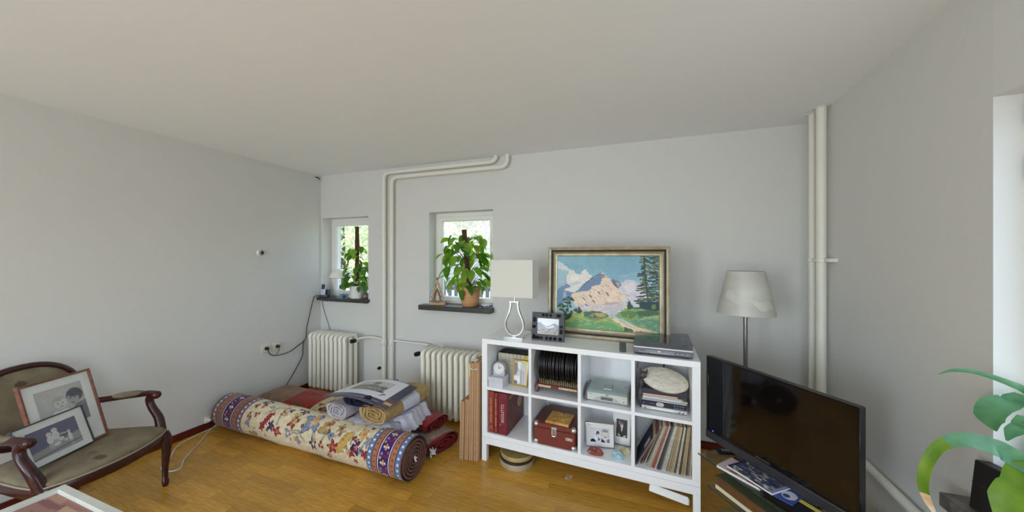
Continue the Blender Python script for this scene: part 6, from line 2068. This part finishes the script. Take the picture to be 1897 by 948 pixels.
# ================================================================== FLOOR LAMP
t = thing('floor_lamp', 'floor lamp with conical alabaster glass shade and steel pole behind television', 'lamp', (0.711, 2.60, 0))
MB().lathe([(0.13, 0), (0.13, 0.012), (0.05, 0.02), (0.014, 0.03)], 32).build('base', STEEL, t)
MB().tube([(0, 0, 0.025), (0, 0, 1.125)], 0.0125, 14).build('pole', STEEL, t)
cl = MB().box((-0.022, -0.012, 1.092), (0.022, 0.012, 1.118), 0.002).build('clamp', STEEL, t)
ALB = mat('alabaster_glass', (206, 205, 196), 0.35, rgb2=(186, 186, 180), scale=3.2, stretch=(1, 1, 3))
MB().lathe([(0.164, 1.12), (0.1645, 1.126), (0.106, 1.40), (0.103, 1.40), (0.160, 1.128)], 40).build('shade', ALB, t, 60)
# a lighter vein of alabaster following the cone
mb = MB()
rings = []
for k in range(26):
    a = R(-155) + k * R(5.2)
    zc = 1.245 - 0.0032 * k + 0.012 * sin(k * 0.7)
    hw = 0.018 + 0.012 * sin(k * 0.42 + 0.5)
    for_pts = []
    for zz in (zc + hw, zc - hw * 0.9):
        r_ = 0.1645 - (zz - 1.126) * (0.0585 / 0.274) + 0.0006
        for_pts.append(Vector((r_ * cos(a), r_ * sin(a), zz)))
    rings.append(for_pts)
mb.loops(rings, closed=False, cap=False)
mb.build('glass_vein', mat('alabaster_vein', (214, 213, 206), 0.35), t)
MB().lathe([(0.02, 1.118), (0.024, 1.15), (0.03, 1.20), (0.022, 1.24)], 14).build('light_bulb', SHD, t)
MB().tube([(-0.155, 0, 1.128), (0.155, 0, 1.128)], 0.002, 6).build('shade_carrier', STEEL, t)

# ================================================================== TELEVISION AND GLASS RACK
TA = math.atan2(-0.813, 0.582)          # local +x runs from the far left end to the near right end, -y faces the room
rack = thing('glass_tv_rack', 'low glass television rack with dark tiers right of the shelf', 'rack', (0.351, 2.109, 0), TA)
TG_ = glass('tier_glass', (0.88, 0.93, 0.92), 1.5, body=(150, 170, 164), body_fac=0.05, extra=0.02)
EDGE = mat('glass_edge', (34, 56, 58), 0.2)
RL, RD = 0.95, 0.40
for nm, z_, ins, th in (('top_glass', 0.392, 0.0, 0.008), ('middle_glass', 0.235, 0.04, 0.008), ('lower_glass', 0.075, 0.04, 0.008)):
    g_ = MB().box((ins, ins * 0.6, z_), (RL - ins, RD, z_ + th), 0.001).build(nm, TG_, rack)
    MB().box((ins, ins * 0.6 - 0.0012, z_ + 0.001), (RL - ins, ins * 0.6, z_ + th - 0.001)).build('polished_edge', EDGE, g_)
for xx in (0.12, RL - 0.12):
    MB().tube([(xx, RD - 0.03, 0), (xx, RD - 0.03, 0.392)], 0.022, 14).build('post', STEEL, rack)
for xx in (0.03, RL - 0.03):
    MB().box((xx - 0.012, 0.03, 0.0), (xx + 0.012, RD, 0.02), 0.002).build('foot_bar', BLACK, rack)


def rt(name, label, cat, x_, y_, z_, rz=0.0):
    M = Matrix.Translation((0.351, 2.109, 0)) @ Matrix.Rotation(TA, 4, 'Z')
    p = M @ Vector((x_, y_, z_))
    return thing(name, label, cat, p, TA + rz)


tv = rt('television', 'black flat screen television standing on the glass rack', 'television', -0.064, 0.134, 0.400)
TW = 0.707
MB().box((0, -0.004, 0.088), (TW, 0.03, 0.515), 0.004).build('cabinet', BLACK, tv)
MB().box((0.012, -0.0055, 0.100), (TW - 0.012, -0.0035, 0.505)).build('screen', mat('screen_glass', (8, 8, 10), 0.06, var=0.02, spec=0.7), tv)
ring_ = MB()
for lo, hi in (((0, -0.008, 0.505), (TW, 0.0, 0.516)), ((0, -0.008, 0.09), (0.012, 0.0, 0.505)), ((TW - 0.012, -0.008, 0.09), (TW, 0.0, 0.505)), ((0, -0.008, 0.086), (TW, 0.0, 0.1))):
    ring_.box(lo, hi, 0.0008)
ring_.build('bezel', BLACKGLOSS, tv)
MB().box((-0.001, -0.014, 0.040), (TW + 0.001, 0.016, 0.085), 0.003).build('speaker_bar', mat('bar_anthracite', (66, 64, 68), 0.35, metal=0.3), tv)
MB().box((TW * 0.42, -0.0088, 0.0915), (TW * 0.52, -0.0078, 0.0965)).build('maker_badge', STEEL, tv)
led = MB().sphere((0.045, -0.0085, 0.093), 0.0035, u=8, v=6)
ledm = mat('led_blue', (40, 40, 255), 0.3)
ledm.node_tree.nodes['Principled BSDF'].inputs['Emission Color'].default_value = (0.1, 0.1, 1, 1)
ledm.node_tree.nodes['Principled BSDF'].inputs['Emission Strength'].default_value = 2.0
led.build('standby_light', ledm, tv)
MB().box((TW * 0.5 - 0.05, 0.012, 0.012), (TW * 0.5 + 0.05, 0.032, 0.16), 0.004).build('neck', BLACK, tv)
MB().box((TW * 0.5 - 0.19, 0.004, 0.0005), (TW * 0.5 + 0.19, 0.19, 0.012), 0.004).build('stand_foot', BLACKGLOSS, tv)
MB().box((0.12, 0.03, 0.14), (TW - 0.12, 0.075, 0.42), 0.012).build('rear_housing', BLACK, tv)

t = rt('remote_control', 'slim black remote control at the left end of the glass rack', 'remote', 0.06, 0.18, 0.4005, R(70))
MB().box((-0.08, -0.02, 0), (0.08, 0.02, 0.016), 0.005, seg=2).build('body', BLACK, t)
for k in range(8):
    MB().box((-0.06 + 0.015 * k, -0.008, 0.0155), (-0.052 + 0.015 * k, 0.006, 0.0175)).build('button', mat('key_grey', (150, 152, 160), 0.4), t)


def booklet(name, label, cat, x_, y_, z_, rz, w, d, th, img, side, gloss=True):
    t = rt(name, label, cat, x_, y_, z_, R(rz))
    MB().box((-w / 2, -d / 2, 0), (w / 2, d / 2, th - 0.0005), 0.0008).build('body', side, t)
    sheet('cover', img, lambda U, V: (-w / 2 + w * U, d / 2 - d * V, th), PRINT, t)
    return t


im = Img(60, 44, (26, 26, 34)); im.rect(0.1, 0.62, 0.9, 0.95, (24, 26, 40))
booklet('black_disc_case', 'black disc case with yellow sticker lying on the glass rack', 'disc case', 0.475, 0.075, 0.4005, 4, 0.245, 0.115, 0.022, im, BLACKGLOSS)
t = rt('yellow_sticker', 'narrow yellow note lying on the black disc case', 'note', 0.475, 0.112, 0.4232, R(4))
MB().box((-0.10, -0.011, 0), (0.10, 0.011, 0.0012)).build('note', mat('sticky_yellow', (226, 214, 90), 0.6), t)
MB().box((-0.02, -0.004, 0.0012), (0.06, -0.002, 0.0014)).build('pencil_line', mat('key_grey', (150, 152, 160), 0.4), t)
im = Img(54, 40, (206, 190, 196))
for k in range(14):
    im.poly([(x0 := random.random(), y0 := random.random()), (x0 + 0.3, y0 - 0.05), (x0 + 0.26, y0 + 0.12), (x0 + 0.03, y0 + 0.1)], random.choice([(150, 62, 78), (226, 214, 216), (170, 90, 104), (120, 50, 70)]))
booklet('red_magazine', 'pale red and white magazine at the back of the stack on the rack', 'magazine', 0.215, 0.075, 0.4005, 12, 0.20, 0.135, 0.012, im, PAPER)
im = Img(54, 40, (60, 84, 150)); im.ell(0.75, 0.5, 0.2, 0.3, (206, 210, 224)); im.ell(0.7, 0.6, 0.1, 0.12, (60, 70, 120)); im.rect(0, 0, 0.3, 1, (50, 60, 110))
booklet('blue_booklet', 'blue booklet with white shape between magazine and black disc case', 'booklet', 0.385, 0.08, 0.4235, 14, 0.13, 0.115, 0.006, im, mat('booklet_blue', (60, 80, 140), 0.5))
im = Img(80, 56, (70, 74, 100))
rgc = random.Random(8)
for k in range(90):
    x0, y0 = rgc.random(), rgc.random()
    w_, h_ = rgc.uniform(0.04, 0.14), rgc.uniform(0.04, 0.12)
    im.poly([(x0, y0), (x0 + w_, y0 - 0.02), (x0 + w_ * 0.9, y0 + h_), (x0 + 0.01, y0 + h_ * 0.8)], rgc.choice([(210, 212, 204), (40, 38, 52), (150, 156, 140), (110, 110, 140), (190, 190, 190), (52, 50, 74), (130, 136, 128)]))
im.rect(0, 0, 0.06, 1, (40, 38, 70)); im.rect(0.93, 0, 1, 1, (140, 144, 186))
booklet('photo_magazine', 'magazine with collage cover on top of the stack on the rack', 'magazine', 0.285, 0.07, 0.430, 3, 0.215, 0.125, 0.008, im, PAPER)
t = rt('silver_receiver', 'flat silver receiver under the television foot on the rack', 'receiver', 0.68, 0.04, 0.4005, R(0))
MB().box((-0.09, -0.03, 0), (0.13, 0.05, 0.03), 0.003).build('case', mat('receiver_champagne', (186, 180, 160), 0.35, metal=0.3), t)
MB().box((-0.08, -0.032, 0.008), (0.12, -0.0295, 0.02)).build('front_strip', BLACK, t)
t = rt('wooden_panel_device', 'long device with wooden front on the middle glass tier', 'device', 0.48, 0.16, 0.2432)
MB().box((-0.41, -0.12, 0), (0.41, 0.16, 0.07), 0.003).build('case', mat('device_brown', (112, 78, 44), 0.5, rgb2=(90, 60, 32), scale=20), t)
MB().box((-0.40, -0.123, 0.006), (0.40, -0.1195, 0.026)).build('cream_strip', mat('cream_strip', (226, 216, 190), 0.5), t)
MB().box((-0.40, -0.115, 0.07), (0.40, 0.155, 0.0725)).build('olive_edge_layer', mat('olive_edge', (86, 90, 62), 0.9), t)  # olive layer added to imitate the colour of the glass edges
t = rt('subwoofer_pod', 'dark grey rounded device on the floor under the glass rack', 'loudspeaker', 0.16, 0.02, 0.0)
MB().lathe([(0.10, 0), (0.115, 0.02), (0.11, 0.045), (0.07, 0.066), (0.02, 0.072)], 28, Matrix.Translation((0, 0.06, 0))).build('shell', mat('pod_grey', (52, 56, 60), 0.4), t)
MB().lathe([(0.035, 0.068), (0.03, 0.074), (0.01, 0.075)], 20, Matrix.Translation((0, 0.06, 0))).build('cap', STEEL, t)
o = MB().tube(catmull([(0.352, 2.05, 0.012), (0.395, 2.045, 0.02), (0.42, 2.07, 0.012), (0.40, 2.10, 0.014), (0.37, 2.085, 0.02), (0.39, 2.05, 0.03), (0.44, 2.03, 0.012), (0.50, 2.06, 0.010)], 6), 0.006, 8).build('coiled_cable', BLACK)
tag(o, 'black cable coiled on the floor by the shelf leg', 'cable')

# ================================================================== RIGHT SILL: STRAP-LEAVED PLANT AND BLACK BOX
t = thing('black_box', 'small black box standing on the grey marble sill behind the leaves', 'box', (1.070, 1.495, NZ0 + 0.0005), R(-78))
MB().box((-0.06, -0.004, 0), (0.06, 0.04, 0.158), 0.002, M=Matrix.Rotation(R(-6), 4, 'X')).build('case', mat('matte_black', (20, 20, 22), 0.5), t)
MB().box((-0.0595, -0.0046, 0.084), (0.0595, -0.0035, 0.0855), M=Matrix.Rotation(R(-6), 4, 'X')).build('lid_seam', mat('seam_grey', (44, 44, 48), 0.6), t)
pl = thing('strap_leaf_plant', 'potted plant with long arching strap leaves on the right window sill', 'plant', (1.112, 1.18, NZ0 + 0.0005))
MB().lathe([(0.055, 0), (0.06, 0.004), (0.078, 0.11), (0.08, 0.125), (0.074, 0.125), (0.07, 0.10), (0.01, 0.10)], 28).build('pot', mat('glazed_pot_cream', (196, 186, 160), 0.3), pl)
MB().lathe([(0.072, 0.095), (0.072, 0.108), (0.004, 0.11)], 20).build('soil', mat('potting_soil', (58, 44, 34), 0.95), pl)
SL_G = leaf_mat('strap_green', (124, 172, 134), (92, 146, 104))
SL_L = leaf_mat('strap_lime', (142, 172, 66), (108, 146, 48))


PB = Vector((1.112, 1.18, NZ0))


def strap(name, pts, widths, material, side, fold=0.18, face=None, zones=()):
    """ribbon leaf through pts (room coords), side = approx width direction"""
    P = catmull([p - PB for p in pts], 6)
    n = len(P)
    wn = len(widths)
    rings = []
    for i, p in enumerate(P):
        f = i / (n - 1) * (wn - 1)
        k = min(int(f), wn - 2)
        w_ = widths[k] + (widths[k + 1] - widths[k]) * (f - k)
        tt = (P[min(i + 1, n - 1)] - P[max(i - 1, 0)]).normalized()
        if face is not None:
            vw = (p + PB - Vector((0, 0, 1.5))).normalized()
            sd0 = tt.cross(vw).normalized()
            sd = (sd0 * cos(R(face)) + tt.cross(sd0).normalized() * sin(R(face))).normalized()
        else:
            sd = (Vector(side) - tt * Vector(side).dot(tt)).normalized()
        nn = tt.cross(sd).normalized()
        row = []
        for q in (-1, -0.5, 0, 0.5, 1):
            row.append(p + sd * (q * w_ / 2) + nn * (fold * w_ * (abs(q) - 0.5)))
        row2 = [r_ - nn * 0.0012 for r_ in reversed(row)]
        rings.append(row + row2)
    mb = MB()
    mb.loops(rings)
    o_ = mb.build(name, material, pl, 60)
    per = len(rings[0])
    for q, (f0, m_) in enumerate(zones):
        o_.data.materials.append(m_)
        for pg in o_.data.polygons:
            if pg.index // per >= f0 * (n - 1):
                pg.material_index = q + 1
    return o_


base = Vector((1.112, 1.18, NZ0 + 0.10))
d1 = (0.35, -0.25, 0.9)
# thin long leaf, uppermost
strap('leaf', [base, Vector((1.10, 1.20, 0.98)), Vector((1.1587, 1.4983, 1.0690)), Vector((1.0994, 1.4877, 1.1065)), Vector((1.0248, 1.4822, 1.1328)), Vector((0.9618, 1.4703, 1.1362)), Vector((0.9269, 1.4684, 1.1206))], [0.02, 0.026, 0.022, 0.018, 0.014, 0.011, 0.003], SL_G, (0.1, -0.3, 0.95), 0.1)
# broad drooping leaf
strap('leaf', [base, Vector((1.12, 1.19, 0.97)), Vector((1.1208, 1.4635, 1.0564)), Vector((1.0888, 1.4732, 1.0508)), Vector((1.0555, 1.4719, 1.0331)), Vector((1.0464, 1.4740, 0.9973)), Vector((1.0602, 1.4736, 0.9581))], [0.02, 0.03, 0.035, 0.05, 0.068, 0.062, 0.004], SL_G, (0.75, 0.45, 0.45), 0.1, 25)
# short dark leaf
strap('leaf', [base, Vector((1.12, 1.16, 0.93)), Vector((1.0906, 1.4102, 1.0120)), Vector((1.0694, 1.4132, 1.0006)), Vector((1.0496, 1.4114, 0.9854)), Vector((1.0333, 1.4056, 0.9602))], [0.02, 0.03, 0.036, 0.04, 0.034, 0.005], SL_G, (0.7, 0.5, 0.5), 0.1, 30)
# big arching leaf: grey-green upper half, lime drooping half, dry tip
strap('leaf', [base, Vector((1.09, 1.19, 0.87)), Vector((1.0140, 1.3509, 0.9309)), Vector((0.9604, 1.3423, 0.9613)), Vector((0.9003, 1.3421, 0.9700)), Vector((0.8549, 1.3470, 0.9415)), Vector((0.8274, 1.3478, 0.8846)), Vector((0.8194, 1.3503, 0.8299)), Vector((0.8240, 1.3519, 0.7912)), Vector((0.8407, 1.3579, 0.7526)), Vector((0.8636, 1.3608, 0.7131))],
      [0.02, 0.045, 0.052, 0.047, 0.04, 0.030, 0.028, 0.026, 0.021, 0.014, 0.003], SL_G, (0.45, 0.6, 0.66), 0.12, 22,
      zones=((0.46, SL_L), (0.80, mat('dry_leaf', (206, 164, 112), 0.8, rgb2=(226, 214, 190), scale=30))))
# lime leaf in the foreground corner
strap('leaf', [base, Vector((1.08, 1.14, 0.80)), Vector((1.0224, 1.3220, 0.9085)), Vector((0.9826, 1.3025, 0.8828)), Vector((0.9609, 1.2894, 0.8430)), Vector((0.9555, 1.2821, 0.7822))], [0.03, 0.05, 0.05, 0.07, 0.085, 0.06], SL_L, (0.8, 0.5, 0.1), 0.12, 20)
# leaves reaching towards the window and the room, outside this view
strap('leaf', [base, Vector((1.14, 1.05, 0.95)), Vector((1.15, 0.95, 1.02)), Vector((1.15, 0.84, 0.98)), Vector((1.14, 0.76, 0.86))], [0.02, 0.04, 0.045, 0.04, 0.004], SL_G, (1, 0, 0.1), 0.1)
strap('leaf', [base, Vector((1.16, 1.18, 0.92)), Vector((1.17, 1.10, 1.05)), Vector((1.16, 1.0, 1.1))], [0.02, 0.034, 0.03, 0.003], SL_G, (0.6, 0.7, 0.1), 0.1)
MB().tube([base - PB, Vector((1.118, 1.20, 0.95)) - PB, Vector((1.10, 1.215, 1.02)) - PB], [0.007, 0.0055, 0.004], 8).build('flower_stem', mat('pale_stem', (190, 204, 150), 0.5), pl)
